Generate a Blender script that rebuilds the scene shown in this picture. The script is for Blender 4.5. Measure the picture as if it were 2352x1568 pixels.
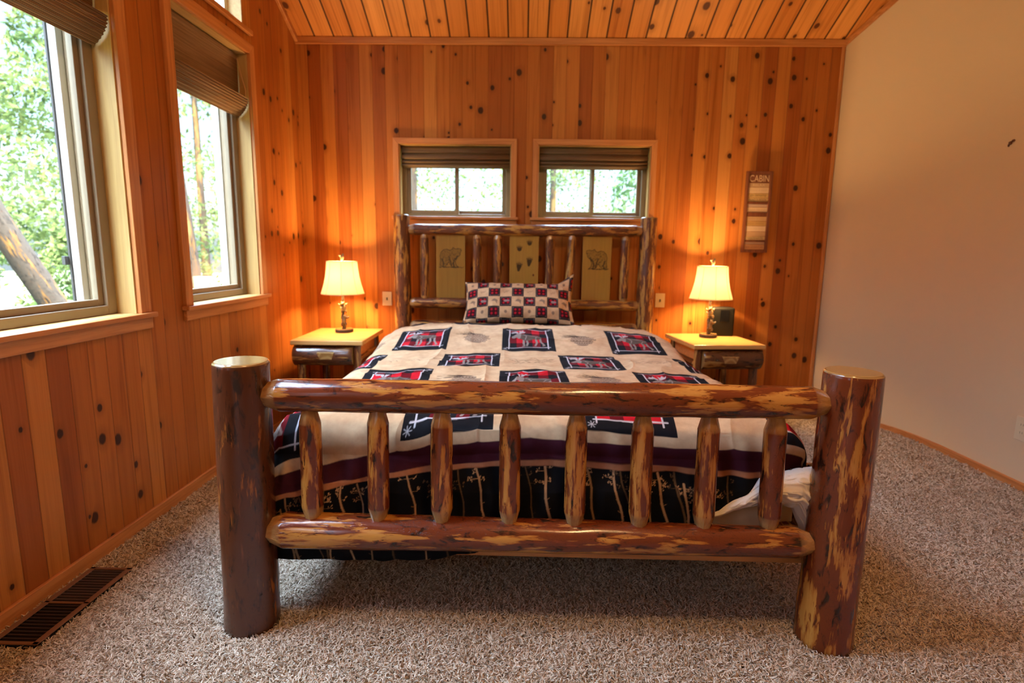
import bpy, bmesh, math, random
import numpy as np
from mathutils import Vector, Matrix

# ------------------------------------------------------------------ reset
for o in list(bpy.data.objects): bpy.data.objects.remove(o)
S = bpy.context.scene
COL = S.collection
PI = math.pi
random.seed(7)
RNG = np.random.default_rng(11)

# ------------------------------------------------------------------ camera
cam_d = bpy.data.cameras.new('camera'); cam = bpy.data.objects.new('camera', cam_d); COL.objects.link(cam)
S.camera = cam
cam_d.sensor_width = 36.0; cam_d.lens = 1274.6/2352*36
cam_d.clip_start = .02; cam_d.clip_end = 200
rX = Vector((0.99966836, 0.02223506, 0.01299101)); uX = Vector((-0.01634064, 0.15780211, 0.98733554)); fX = Vector((-0.01990346, 0.98722039, -0.15811312))
M = Matrix((rX, uX, -fX)).transposed().to_4x4(); M.translation = Vector((0, 0, 1.0479))
cam.matrix_world = M
cam_d.dof.use_dof = True; cam_d.dof.focus_distance = 1.42; cam_d.dof.aperture_fstop = 3.2

# ------------------------------------------------------------------ world, sun, exposure
W = bpy.data.worlds.new('world'); S.world = W; W.use_nodes = True
wn = W.node_tree; wn.nodes.clear()
wo = wn.nodes.new('ShaderNodeOutputWorld'); bg = wn.nodes.new('ShaderNodeBackground')
sky = wn.nodes.new('ShaderNodeTexSky'); sky.sky_type = 'NISHITA'; sky.sun_disc = False
sky.sun_elevation = math.radians(52); sky.sun_rotation = math.radians(140); sky.air_density = 1.0; sky.dust_density = 3.0
wmx = wn.nodes.new('ShaderNodeMixRGB'); wmx.inputs[0].default_value = .80
wmx.inputs[2].default_value = (.29, .37, .46, 1)
wn.links.new(sky.outputs[0], wmx.inputs[1]); wn.links.new(wmx.outputs[0], bg.inputs[0]); wn.links.new(bg.outputs[0], wo.inputs[0])
# brighter overhead, dimmer towards the wooded horizon
wtc = wn.nodes.new('ShaderNodeTexCoord'); wsp = wn.nodes.new('ShaderNodeSeparateXYZ'); wmr = wn.nodes.new('ShaderNodeMapRange'); wmr.interpolation_type = 'SMOOTHSTEP'
for i_, v_ in enumerate((.30, .92, 1.7, 66.0)): wmr.inputs[1+i_].default_value = v_
wn.links.new(wtc.outputs['Generated'], wsp.inputs[0]); wn.links.new(wsp.outputs[2], wmr.inputs[0]); wn.links.new(wmr.outputs[0], bg.inputs[1])

def light(name, typ, loc, energy, color, **k):
    d = bpy.data.lights.new(name, typ); d.energy = energy; d.color = color
    for a, b in k.items(): setattr(d, a, b)
    o = bpy.data.objects.new(name, d); o.location = loc; COL.objects.link(o); return o
sun = light('sun', 'SUN', (6, -6, 9), 2.5, (1, .93, .80), angle=math.radians(1.2))
sun.rotation_euler = Vector((-.50, .42, -.76)).to_track_quat('-Z', 'Y').to_euler()

S.view_settings.view_transform = 'Standard'; S.view_settings.look = 'None'
S.view_settings.exposure = 0.18; S.view_settings.gamma = 1.0; S.view_settings.use_curve_mapping = False
S.cycles.use_denoising = True
S.cycles.use_adaptive_sampling = True; S.cycles.adaptive_threshold = .02
S.cycles.max_bounces = 8; S.cycles.diffuse_bounces = 4; S.cycles.glossy_bounces = 4
S.cycles.transmission_bounces = 6; S.cycles.transparent_max_bounces = 16
S.cycles.sample_clamp_indirect = 6.0; S.cycles.caustics_reflective = False; S.cycles.caustics_refractive = False

# ------------------------------------------------------------------ room numbers (metres)
XL, D, XR, XB = -1.445, 3.675, 1.938, 2.325      # left wall, back wall, cedar edge, right wall
YFR = -2.6; YRI = 0.2                            # wall behind the viewer, ridge
ZE = 2.345                                       # ceiling height at back wall
FL = -0.018                                      # carpet backing
def zc(y):
    return ZE+.5*(D-y) if y > YRI else ZE+.5*(D-YRI)-.5*(YRI-y)

# ------------------------------------------------------------------ helpers
def tag(o, label=None, cat=None, group=None, kind=None):
    if label: o['label'] = label
    if cat: o['category'] = cat
    if group: o['group'] = group
    if kind: o['kind'] = kind
    return o
def empty(name, loc=(0, 0, 0), label=None, cat=None, group=None, kind=None):
    o = bpy.data.objects.new(name, None); o.location = loc; o.empty_display_size = .05; COL.objects.link(o)
    return tag(o, label, cat, group, kind)
def link(name, me, mat, root=None, smooth=False, own=False):
    """own=False: mesh is in world coordinates of an unrotated root."""
    o = bpy.data.objects.new(name, me); COL.objects.link(o)
    for m in (mat if isinstance(mat, (list, tuple)) else [mat]): me.materials.append(m)
    if smooth:
        me.polygons.foreach_set('use_smooth', [True]*len(me.polygons))
    if root is not None:
        o.parent = root
        if not own: o.location = -world_loc(root)
    return o
def world_loc(o):
    v = Vector(o.location); p = o.parent
    while p is not None: v = v+Vector(p.location); p = p.parent
    return v
class MB:
    def __init__(s): s.v = []; s.f = []; s.m = []
    def add(s, vs, fs, mi=0):
        n = len(s.v); s.v += [tuple(v) for v in vs]; s.f += [tuple(i+n for i in f) for f in fs]; s.m += [mi]*len(fs)
    def box(s, x, y, z, mi=0):
        x0, x1 = sorted(x); y0, y1 = sorted(y); z0, z1 = sorted(z)
        s.add([(x0,y0,z0),(x1,y0,z0),(x1,y1,z0),(x0,y1,z0),(x0,y0,z1),(x1,y0,z1),(x1,y1,z1),(x0,y1,z1)],
              [(0,3,2,1),(4,5,6,7),(0,1,5,4),(1,2,6,5),(2,3,7,6),(3,0,4,7)], mi)
    def sweep(s, pts, radii, n=10, mi=0, cap=True):
        P = [Vector(p) for p in pts]; rings = []; up = Vector((.13, .31, 1))
        for i, p in enumerate(P):
            t = (P[min(i+1, len(P)-1)]-P[max(i-1, 0)]).normalized()
            a = t.cross(up)
            if a.length < .1: a = t.cross(Vector((1, 0, 0)))
            a.normalize(); b = t.cross(a).normalized(); r = radii[i] if hasattr(radii, '__len__') else radii
            rings.append([p+(a*math.cos(2*PI*k/n)+b*math.sin(2*PI*k/n))*r for k in range(n)])
        vs = [v for r in rings for v in r]; fs = []
        for i in range(len(P)-1):
            for k in range(n):
                fs.append((i*n+k, i*n+(k+1) % n, (i+1)*n+(k+1) % n, (i+1)*n+k))
        if cap: fs.append(tuple(range(n-1, -1, -1))); fs.append(tuple((len(P)-1)*n+k for k in range(n)))
        s.add(vs, fs, mi)
    def lathe(s, prof, n=28, c=(0, 0, 0), mi=0, fn=None):
        vs = []; fs = []
        for (r, z) in prof:
            for k in range(n):
                a = 2*PI*k/n; q = fn(a, z) if fn else 1
                vs.append((c[0]+r*q*math.cos(a), c[1]+r*q*math.sin(a), c[2]+z))
        for i in range(len(prof)-1):
            for k in range(n): fs.append((i*n+k, i*n+(k+1) % n, (i+1)*n+(k+1) % n, (i+1)*n+k))
        if prof[0][0] > 1e-4: fs.append(tuple(range(n-1, -1, -1)))
        if prof[-1][0] > 1e-4: fs.append(tuple((len(prof)-1)*n+k for k in range(n)))
        s.add(vs, fs, mi)
    def ball(s, c, r, n=12, m=8, mi=0, rot=None):
        r = r if hasattr(r, '__len__') else (r, r, r); vs = []; fs = []
        for i in range(m+1):
            t = PI*i/m
            for k in range(n):
                a = 2*PI*k/n; v = Vector((r[0]*math.sin(t)*math.cos(a), r[1]*math.sin(t)*math.sin(a), -r[2]*math.cos(t)))
                if rot: v = rot @ v
                vs.append(v+Vector(c))
        for i in range(m):
            for k in range(n): fs.append((i*n+k, i*n+(k+1) % n, (i+1)*n+(k+1) % n, (i+1)*n+k))
        s.add(vs, fs, mi)
    def mesh(s, name, bevel=0, seg=2, weld=False):
        me = bpy.data.meshes.new(name); me.from_pydata(s.v, [], s.f); me.update()
        me.polygons.foreach_set('material_index', s.m)
        if bevel or weld:
            bm = bmesh.new(); bm.from_mesh(me)
            if weld: bmesh.ops.remove_doubles(bm, verts=bm.verts, dist=1e-5)
            if bevel:
                es = [e for e in bm.edges if len(e.link_faces) == 2 and e.calc_face_angle(0) > .6]
                bmesh.ops.bevel(bm, geom=es, offset=bevel, segments=seg, profile=.5, affect='EDGES', clamp_overlap=True)
            bm.to_mesh(me); bm.free()
        return me
    def build(s, name, mat, root=None, bevel=0, seg=2, smooth=False, own=False, weld=False):
        return link(name, s.mesh(name, bevel, seg, weld), mat, root, smooth, own)
def box(name, mat, root, x, y, z, bevel=.002, own=False, smooth=False):
    b = MB(); b.box(x, y, z); return b.build(name, mat, root, bevel=bevel, own=own, smooth=smooth)
def autosmooth(o, ang=.6):
    me = o.data; me.polygons.foreach_set('use_smooth', [True]*len(me.polygons))
    bm = bmesh.new(); bm.from_mesh(me)
    for e in bm.edges:
        if len(e.link_faces) == 2 and e.calc_face_angle(0) > ang: e.smooth = False
    bm.to_mesh(me); bm.free(); return o
def holed_prism(name, outline, holes, to3, nrm, thick, mat, kind='structure'):
    bm = bmesh.new(); edges = []
    for loop in [outline]+holes:
        vs = [bm.verts.new(to3(*p)) for p in loop]
        edges += [bm.edges.new((vs[i], vs[(i+1) % len(vs)])) for i in range(len(vs))]
    bmesh.ops.triangle_fill(bm, edges=edges, use_beauty=True)
    for f in bm.faces:
        if f.normal.dot(Vector(nrm)) > 0: f.normal_flip()
    fs = list(bm.faces); r = bmesh.ops.extrude_face_region(bm, geom=fs)
    bmesh.ops.translate(bm, verts=[v for v in r['geom'] if isinstance(v, bmesh.types.BMVert)], vec=Vector(nrm)*thick)
    bmesh.ops.recalc_face_normals(bm, faces=bm.faces)
    me = bpy.data.meshes.new(name); bm.to_mesh(me); bm.free()
    return tag(link(name, me, mat), kind=kind)

def vnoise(shape, cells, seed):
    """smooth value noise on a grid, -1..1"""
    g = np.random.default_rng(seed).uniform(-1, 1, (cells[0]+3, cells[1]+3))
    y = np.linspace(0, cells[0], shape[0]); x = np.linspace(0, cells[1], shape[1])
    iy = np.floor(y).astype(int); ix = np.floor(x).astype(int); fy = (y-iy)[:, None]; fx = (x-ix)[None, :]
    fy = fy*fy*(3-2*fy); fx = fx*fx*(3-2*fx)
    a = g[np.ix_(iy, ix)]; b = g[np.ix_(iy, ix+1)]; c = g[np.ix_(iy+1, ix)]; d = g[np.ix_(iy+1, ix+1)]
    return a*(1-fy)*(1-fx)+b*(1-fy)*fx+c*fy*(1-fx)+d*fy*fx

# ------------------------------------------------------------------ node helper
class NT:
    def __init__(s, name, rough=.5, color=None, spec=None):
        s.m = bpy.data.materials.new(name); s.m.use_nodes = True; s.t = s.m.node_tree; s.t.nodes.clear()
        s.out = s.n('ShaderNodeOutputMaterial'); s.b = s.n('ShaderNodeBsdfPrincipled')
        s.l(s.b.outputs[0], s.out.inputs[0]); s.b.inputs['Roughness'].default_value = rough
        if color: s.b.inputs['Base Color'].default_value = (*color, 1)
        if spec is not None: s.b.inputs['Specular IOR Level'].default_value = spec
    def n(s, t, **k):
        x = s.t.nodes.new(t)
        for a, b in k.items(): setattr(x, a, b)
        return x
    def l(s, a, b): s.t.links.new(a, b)
    def set(s, inp, v):
        if isinstance(v, bpy.types.NodeSocket): s.l(v, inp)
        elif v is not None: inp.default_value = v
    def math(s, op, a, b=None, c=None):
        x = s.n('ShaderNodeMath', operation=op); s.set(x.inputs[0], a)
        if b is not None: s.set(x.inputs[1], b)
        if c is not None: s.set(x.inputs[2], c)
        return x.outputs[0]
    def coord(s, which='Object'): return s.n('ShaderNodeTexCoord').outputs[which]
    def sep(s, v): x = s.n('ShaderNodeSeparateXYZ'); s.l(v, x.inputs[0]); return x.outputs
    def comb(s, x=0, y=0, z=0):
        c = s.n('ShaderNodeCombineXYZ'); s.set(c.inputs[0], x); s.set(c.inputs[1], y); s.set(c.inputs[2], z); return c.outputs[0]
    def noise(s, v, scale=5, detail=3, rough=.5, dist=0):
        x = s.n('ShaderNodeTexNoise'); s.set(x.inputs['Vector'], v); s.set(x.inputs['Scale'], scale)
        x.inputs['Detail'].default_value = detail; x.inputs['Roughness'].default_value = rough; x.inputs['Distortion'].default_value = dist
        return x.outputs['Fac']
    def ss(s, v, a, b, lo=0, hi=1):
        x = s.n('ShaderNodeMapRange', interpolation_type='SMOOTHSTEP'); s.set(x.inputs[0], v)
        for i, q in enumerate((a, b, lo, hi)): s.set(x.inputs[1+i], q)
        return x.outputs[0]
    def mix(s, f, a, b, mode='MIX'):
        x = s.n('ShaderNodeMixRGB', blend_type=mode); s.set(x.inputs[0], f)
        for i, q in ((1, a), (2, b)):
            if isinstance(q, (tuple, list)): q = (*q, 1) if len(q) == 3 else q
            s.set(x.inputs[i], q)
        return x.outputs[0]
    def ramp(s, f, stops, interp='LINEAR'):
        x = s.n('ShaderNodeValToRGB'); s.set(x.inputs[0], f); e = x.color_ramp; e.interpolation = interp
        while len(e.elements) > 1: e.elements.remove(e.elements[-1])
        e.elements[0].position = stops[0][0]; e.elements[0].color = (*stops[0][1], 1)
        for p, c in stops[1:]:
            q = e.elements.new(p); q.color = (*c, 1)
        return x.outputs[0]
    def bump(s, h, strength=.3, dist=.002):
        x = s.n('ShaderNodeBump'); x.inputs['Strength'].default_value = strength; x.inputs['Distance'].default_value = dist
        s.l(h, x.inputs['Height']); s.l(x.outputs[0], s.b.inputs['Normal'])
    def base(s, c): s.set(s.b.inputs['Base Color'], c); return s
def plain(name, c, rough=.5, spec=None, **k):
    m = NT(name, rough, c, spec)
    for a, b in k.items(): m.b.inputs[a].default_value = b
    return m.m

# ------------------------------------------------------------------ materials
def planks(name, ua, va, w, tones, knot_col, knot_p=.5, groove=.05, groove_dark=.35, rough=.42, knot_cell=.12, slope=False):
    """tongue-and-groove boards: ua = axis across the boards, va = axis along them"""
    t = NT(name, rough); x = t.sep(t.coord()); u = x['XYZ'.index(ua)]; v = x['XYZ'.index(va)]
    uw = t.math('DIVIDE', u, w); pid = t.math('FLOOR', uw); fr = t.math('FRACT', uw)
    wn_ = t.n('ShaderNodeTexWhiteNoise', noise_dimensions='1D'); t.l(pid, wn_.inputs['W']); rnd = wn_.outputs['Value']
    r2 = t.n('ShaderNodeTexWhiteNoise', noise_dimensions='1D'); t.l(t.math('ADD', pid, 77.3), r2.inputs['W']); rnd2 = r2.outputs['Value']
    base = t.ramp(rnd, tones)
    off = t.math('MULTIPLY', rnd2, 40)
    g1 = t.noise(t.comb(t.math('MULTIPLY', u, 34), t.math('ADD', t.math('MULTIPLY', v, 1.1), off), pid), 1.0, 4, .55, .8)
    g2 = t.noise(t.comb(t.math('MULTIPLY', u, 160), t.math('ADD', t.math('MULTIPLY', v, 3.0), off), pid), 1.0, 2, .5)
    big = t.noise(t.comb(t.math('MULTIPLY', u, 3), t.math('ADD', t.math('MULTIPLY', v, .8), off), pid), 1.0, 2, .5)
    c = t.mix(1, base, t.ramp(g1, [(.3, (.70, .62, .56)), (.5, (1, 1, 1)), (.72, (1.0, 1.0, 1.0))]), 'MULTIPLY')
    c = t.mix(.5, c, t.ramp(g2, [(.3, (.8, .75, .7)), (.6, (1, 1, 1))]), 'MULTIPLY')
    c = t.mix(.7, c, t.ramp(big, [(.3, (.84, .78, .74)), (.65, (1.06, 1.06, 1.06))]), 'MULTIPLY')
    # knots
    vo = t.n('ShaderNodeTexVoronoi', feature='F1', voronoi_dimensions='2D')
    t.l(t.comb(t.math('ADD', t.math('MULTIPLY', u, 1/knot_cell), t.math('MULTIPLY', pid, 5.37)), t.math('MULTIPLY', t.math('ADD', v, off), .8/knot_cell), 0), vo.inputs['Vector'])
    vo.inputs['Scale'].default_value = 1
    cell = t.sep(vo.outputs['Color'])
    keep = t.math('LESS_THAN', cell[0], knot_p)
    rad = t.math('MULTIPLY_ADD', t.math('POWER', cell[1], 1.6), .10, .045)
    dd = t.math('ADD', vo.outputs['Distance'], t.math('MULTIPLY', t.math('SUBTRACT', g2, .5), .05))
    k = t.math('MULTIPLY', keep, t.ss(t.math('DIVIDE', dd, rad), 1.25, .75))
    halo = t.math('MULTIPLY', keep, t.ss(t.math('DIVIDE', dd, rad), 3.2, 1.0))
    c = t.mix(t.math('MULTIPLY', halo, .38), c, tuple(q*.55 for q in tones[0][1]))
    c = t.mix(t.math('MULTIPLY', k, .93), c, knot_col)
    # grooves
    e = t.math('MINIMUM', fr, t.math('SUBTRACT', 1, fr)); gr = t.ss(e, groove, groove*.15)
    c = t.mix(t.math('MULTIPLY', gr, groove_dark), c, (.03, .01, .004))
    t.base(c)
    h = t.math('SUBTRACT', t.math('MULTIPLY', g1, .15), gr)
    t.bump(h, .5, .003)
    t.b.inputs['Specular IOR Level'].default_value = .18
    return t.m
CED = [(0, (.34, .094, .018)), (.25, (.41, .128, .023)), (.6, (.46, .155, .029)), (.85, (.51, .19, .038)), (1, (.57, .25, .062))]
M_cedar_b = planks('cedar_boards_back', 'X', 'Z', .081, CED, (.030, .008, .005), .36, .035, .30)
M_cedar_l = planks('cedar_boards_left', 'Y', 'Z', .081, CED, (.030, .008, .005), .24, .035, .40)
PIN = [(0, (.58, .21, .045)), (.5, (.66, .26, .062)), (1, (.74, .33, .09))]
M_pine_c = planks('pine_ceiling_boards', 'X', 'Y', .12, PIN, (.07, .018, .008), .5, .07, 1.0, knot_cell=.14)
def wood(name, a, b, rough=.4, axis='Z', sc=1.0):
    t = NT(name, rough); x = t.sep(t.coord()); q = {'X': (x[1], x[2], x[0]), 'Y': (x[0], x[2], x[1]), 'Z': (x[0], x[1], x[2])}[axis]
    v = t.comb(t.math('MULTIPLY', q[0], 60*sc), t.math('MULTIPLY', q[1], 60*sc), t.math('MULTIPLY', q[2], 3.0*sc))
    g = t.noise(v, 1, 4, .6, .6); t.base(t.mix(t.ss(g, .3, .7), a, b)); t.bump(g, .15, .001); t.b.inputs['Specular IOR Level'].default_value = .4
    return t.m
M_trim = {k: wood('cedar_trim_'+k, (.42, .15, .04), (.58, .24, .075), .38, k) for k in 'XYZ'}
M_jamb = {k: wood('pale_fir_jamb_'+k, (.46, .29, .10), (.56, .37, .14), .35, k) for k in 'XYZ'}
M_frame = plain('taupe_vinyl', (.23, .17, .105), .45)
M_white = plain('white_vinyl', (.75, .77, .76), .4)
M_dark = plain('dark_gasket', (.05, .045, .04), .6)
def drywall():
    t = NT('orange_peel_drywall', .75); n = t.noise(t.coord(), 220, 2, .5); n2 = t.noise(t.coord(), 1.5, 2, .5)
    t.base(t.mix(n2, (.66, .49, .30), (.70, .53, .335))); t.bump(n, .25, .001); return t.m
M_dry = drywall()
def glass():
    m = bpy.data.materials.new('window_glass'); m.use_nodes = True; t = m.node_tree; t.nodes.clear()
    o = t.nodes.new('ShaderNodeOutputMaterial'); a = t.nodes.new('ShaderNodeBsdfTransparent'); g = t.nodes.new('ShaderNodeBsdfGlossy'); x = t.nodes.new('ShaderNodeMixShader'); f = t.nodes.new('ShaderNodeLayerWeight'); pw = t.nodes.new('ShaderNodeMath'); pw.operation = 'POWER'; pw.inputs[1].default_value = 4; ml = t.nodes.new('ShaderNodeMath'); ml.operation = 'MULTIPLY_ADD'; ml.inputs[1].default_value = .5; ml.inputs[2].default_value = .03
    g.inputs['Roughness'].default_value = .02; a.inputs[0].default_value = (.95, .98, .96, 1)
    t.links.new(f.outputs['Facing'], pw.inputs[0]); t.links.new(pw.outputs[0], ml.inputs[0]); t.links.new(ml.outputs[0], x.inputs[0]); t.links.new(a.outputs[0], x.inputs[1]); t.links.new(g.outputs[0], x.inputs[2]); t.links.new(x.outputs[0], o.inputs[0]); return m
M_glass = glass()

def logmat(name, amount=.5, gold=(.46, .195, .035), red=(.15, .030, .008), dark=(.024, .008, .004), fine=1.0, rough=.22):
    """peeled log: golden sapwood under patches of red-brown inner bark, lacquered. local Z runs along the log"""
    t = NT(name, rough); co = t.coord(); oi = t.n('ShaderNodeObjectInfo'); r = t.math('MULTIPLY', oi.outputs['Random'], 50)
    x = t.sep(co)
    zz = t.math('ADD', x[2], r)
    v = t.comb(x[0], x[1], t.math('MULTIPLY', zz, .15))
    n1 = t.noise(v, 26*fine, 4, .55, .35)
    n2 = t.noise(t.comb(x[0], x[1], t.math('MULTIPLY', zz, .13)), 75, 3, .6)
    n3 = t.noise(t.comb(x[0], x[1], t.math('MULTIPLY', zz, .3)), 9, 2, .5)
    m1 = t.math('ADD', n1, t.math('ADD', t.math('MULTIPLY', t.math('SUBTRACT', n3, .5), .55), t.math('MULTIPLY', t.math('SUBTRACT', n2, .5), .36)))
    mask = t.ss(m1, amount-.025, amount+.025)            # 1 = bark
    n5 = t.noise(t.comb(x[0], x[1], t.math('MULTIPLY', zz, .22)), 95, 3, .65, .5)
    mask = t.math('MAXIMUM', mask, t.math('MULTIPLY', t.ss(n5, .57, .62), t.ss(m1, amount-.16, amount-.04)))
    gvar = t.mix(t.ss(n2, .3, .7), gold, tuple(q*s_ for q, s_ in zip(gold, (1.1, 1.2, 1.3))))
    gvar = t.mix(t.ss(n3, .55, .75), gvar, tuple(q*s_ for q, s_ in zip(gold, (.72, .55, .4))))
    n4 = t.noise(t.comb(x[0], x[1], t.math('MULTIPLY', zz, .35)), 48, 3, .6, .6)
    bark = t.mix(t.ss(n4, .52, .68), red, dark)
    bark = t.mix(t.ss(n2, .62, .75), bark, tuple(q*1.7 for q in red))
    gvar = t.mix(t.math('MULTIPLY', t.ss(m1, amount-.10, amount-.01), .75), gvar, tuple(q*s_ for q, s_ in zip(gold, (.72, .50, .40)))); c = t.mix(mask, gvar, bark)
    # small round knots and cracks
    vo = t.n('ShaderNodeTexVoronoi'); t.l(t.comb(x[0], x[1], t.math('MULTIPLY', zz, .8)), vo.inputs['Vector']); vo.inputs['Scale'].default_value = 11
    cs = t.sep(vo.outputs['Color']); kk = t.math('MULTIPLY', t.math('LESS_THAN', cs[0], .30), t.ss(vo.outputs['Distance'], .085, .04))
    c = t.mix(kk, c, (.02, .008, .004))
    wv = t.math('MULTIPLY', n4, .05); cr = t.n('ShaderNodeTexVoronoi', feature='DISTANCE_TO_EDGE'); t.l(t.comb(t.math('ADD', x[0], wv), t.math('ADD', x[1], t.math('MULTIPLY', n2, .03)), t.math('ADD', t.math('MULTIPLY', zz, .8), wv)), cr.inputs['Vector']); cr.inputs['Scale'].default_value = 75
    crack = t.math('MULTIPLY', t.ss(cr.outputs['Distance'], .03, .0), t.ss(n3, .50, .60))
    c = t.mix(t.math('MULTIPLY', crack, .5), c, (.02, .007, .004))
    # planed tapers
    at = t.n('ShaderNodeAttribute', attribute_name='planed')
    pl = t.mix(t.ss(n2, .3, .7), (.34, .17, .05), (.46, .25, .085))
    c = t.mix(at.outputs['Fac'], c, pl)
    t.base(c)
    h = t.math('ADD', t.math('MULTIPLY', mask, .6), t.math('SUBTRACT', t.math('MULTIPLY', n2, .5), t.math('MULTIPLY', crack, .4)))
    t.bump(h, .45, .0018)
    t.b.inputs['Coat Weight'].default_value = .35; t.b.inputs['Coat Roughness'].default_value = .12
    t.b.inputs['Specular IOR Level'].default_value = .4
    return t.m
M_log = logmat('peeled_log', .45, fine=1.5)
M_log_rail = logmat('peeled_log_rail', .435, fine=1.6)
M_log_low = logmat('peeled_log_speckled', .47, fine=1.8)
M_log_dark = logmat('dark_stained_log', .33, gold=(.30, .11, .022), red=(.085, .024, .009), dark=(.032, .013, .006), fine=1.0, rough=.25)
M_log_gold = logmat('golden_patched_log', .45, fine=1.5)
M_log_head = logmat('headboard_log', .47, gold=(.42, .21, .04), red=(.12, .034, .009), fine=2.0, rough=.42)
M_log_ns = logmat('nightstand_log', .44, gold=(.34, .20, .06), red=(.10, .035, .015), dark=(.02, .012, .008), fine=1.0, rough=.25)
def endgrain():
    t = NT('end_grain', .2); x = t.sep(t.coord()); n = t.noise(t.coord(), 12, 3, .5)
    r = t.math('SQRT', t.math('ADD', t.math('POWER', x[0], 2), t.math('POWER', x[1], 2)))
    s_ = t.math('SINE', t.math('MULTIPLY', t.math('ADD', r, t.math('MULTIPLY', n, .006)), 1500))
    t.base(t.mix(t.ss(s_, -.6, .9), (.26, .14, .04), (.38, .23, .08))); t.b.inputs['Coat Weight'].default_value = .5; t.b.inputs['Coat Roughness'].default_value = .08; return t.m
M_end = endgrain()
def attrmat(name, rough=.9, bump_scale=900, bs=.2, sheen=.0):
    t = NT(name, rough); a = t.n('ShaderNodeAttribute', attribute_name='print'); mot = t.noise(t.coord(), 26, 4, .6); mot2 = t.noise(t.coord(), 7, 3, .6)
    c = t.mix(.5, a.outputs['Color'], t.ramp(mot, [(.3, (.66, .58, .52)), (.65, (1.10, 1.08, 1.06))]), 'MULTIPLY')
    c = t.mix(.5, c, t.ramp(mot2, [(.35, (.80, .68, .58)), (.6, (1.05, 1.05, 1.05))]), 'MULTIPLY')
    t.base(c); n = t.noise(t.coord(), bump_scale, 1, .5); t.bump(n, bs, .0006)
    t.b.inputs['Sheen Weight'].default_value = sheen; t.b.inputs['Specular IOR Level'].default_value = .06; return t.m
M_print = attrmat('printed_cloth')
M_sheet = plain('white_cotton', (.80, .73, .64), .85, .2)
M_box = plain('beige_ticking', (.74, .56, .36), .8, .2)
M_matt = plain('mattress_fabric', (.70, .66, .60), .85, .2)
M_board = wood('orange_pine_board', (.46, .19, .055), (.56, .26, .085), .45, 'X')
def blindmat(ax, k=1.0):
    t = NT('woven_shade_'+ax, .75); x = t.sep(t.coord()); al = x['XYZ'.index(ax)]
    rib = t.math('SINE', t.math('MULTIPLY', x[2], 1500)); th = t.math('SINE', t.math('MULTIPLY', al, 900))
    n = t.noise(t.comb(t.math('MULTIPLY', al, 3), 0, t.math('MULTIPLY', x[2], 160)), 1, 2, .5)
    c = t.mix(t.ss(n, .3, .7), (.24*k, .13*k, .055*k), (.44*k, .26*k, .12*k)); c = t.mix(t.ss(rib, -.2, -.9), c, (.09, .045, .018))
    c = t.mix(t.math('MULTIPLY', t.ss(th, .2, 1), .25), c, (.42, .27, .13)); t.base(c); t.bump(rib, .4, .0015); return t.m
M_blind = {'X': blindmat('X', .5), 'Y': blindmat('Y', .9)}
M_ivory = plain('ivory_plastic', (.72, .60, .40), .35)
M_slot = plain('socket_slot', (.12, .09, .06), .5)
M_blackplastic = plain('black_plastic', (.010, .009, .007), .55, .12)
M_blackglass = plain('black_gloss', (.004, .004, .004), .08)
M_pinetop = wood('nightstand_pine_top', (.48, .26, .08), (.60, .35, .12), .22, 'X')

# ------------------------------------------------------------------ ROOM SHELL
tag(box('floor', plain('carpet_backing', (.20, .16, .12), .95), None, (XL-.14, 2.6), (YFR-.14, 4.4), (FL-.12, FL), 0), kind='structure')
# windows: (a0,a1,b0,b1) clear openings
W1 = (.80, 2.032, .805, 2.03); W2 = (2.375, 3.012, .805, 2.035); W0 = (-1.75, -.55, .805, 2.03)
W3 = (-.806, -.100, 1.272, 1.716); W4 = (.085, .784, 1.272, 1.716)
def rect(w, e=.012): return [(w[0]-e, w[2]-e), (w[1]+e, w[2]-e), (w[1]+e, w[3]+e), (w[0]-e, w[3]+e)]
TZ = 2.165
def trap(a0, a1): return [(a0, TZ), (a1, TZ), (a1, zc(a1)-.20), (a0, zc(a0)-.20)]
T1 = trap(.80, 2.032); T2 = trap(2.375, 3.0)
tl = lambda a, b: (XL, a, b)
out = [(D+.14, FL-.1), (D+.14, zc(D+.14)+.05), (YRI, zc(YRI)+.05), (YFR-.14, zc(YFR-.14)+.05), (YFR-.14, FL-.1)]
holed_prism('wall_left', out, [rect(W1), rect(W2), rect(W0), T1, T2], tl, (-1, 0, 0), .14, M_cedar_l)
holed_prism('wall_back', [(XL, FL-.1), (XR, FL-.1), (XR, ZE+.06), (XL, ZE+.06)], [rect(W3), rect(W4)], lambda a, b: (a, D, b), (0, 1, 0), .14, M_cedar_b)
# right side: short angled drywall return, soft corner, long wall
botc = [(XR-.003, D-.003), (2.04, 3.632), (2.13, 3.575), (2.20, 3.51), (2.25, 3.43), (2.285, 3.34), (2.307, 3.24), (2.320, 3.12), (XB, 3.00)]
DX = .39; ycut = D-(XB-XR)/DX
topc = [(XR-.003+(XB-XR+.003)*(i/8)**1.0, D-.003+(ycut-D+.003)*(i/8)**1.0) for i in range(9)]
KR = 14; vs = []; fs = []
for layer, (ox, oy) in enumerate(((0, 0), (.13, .07))):
    for (bx_, by_), (tx_, ty_) in zip(botc, topc):
        zt_ = zc(ty_)+.02
        for k in range(KR+1):
            q = k/KR; qq = q
            vs.append((bx_+(tx_-bx_)*qq+ox, by_+(ty_-by_)*qq+oy, FL-.1+(zt_-FL+.1)*q))
nb_ = 9*(KR+1)
for i in range(8):
    for k in range(KR):
        a_ = i*(KR+1)+k; fs += [(a_, a_+1, a_+KR+2, a_+KR+1), (nb_+a_, nb_+a_+KR+1, nb_+a_+KR+2, nb_+a_+1)]
for k in range(KR): fs += [(k, nb_+k, nb_+k+1, k+1)]
b = MB(); b.add(vs, fs)
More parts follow.
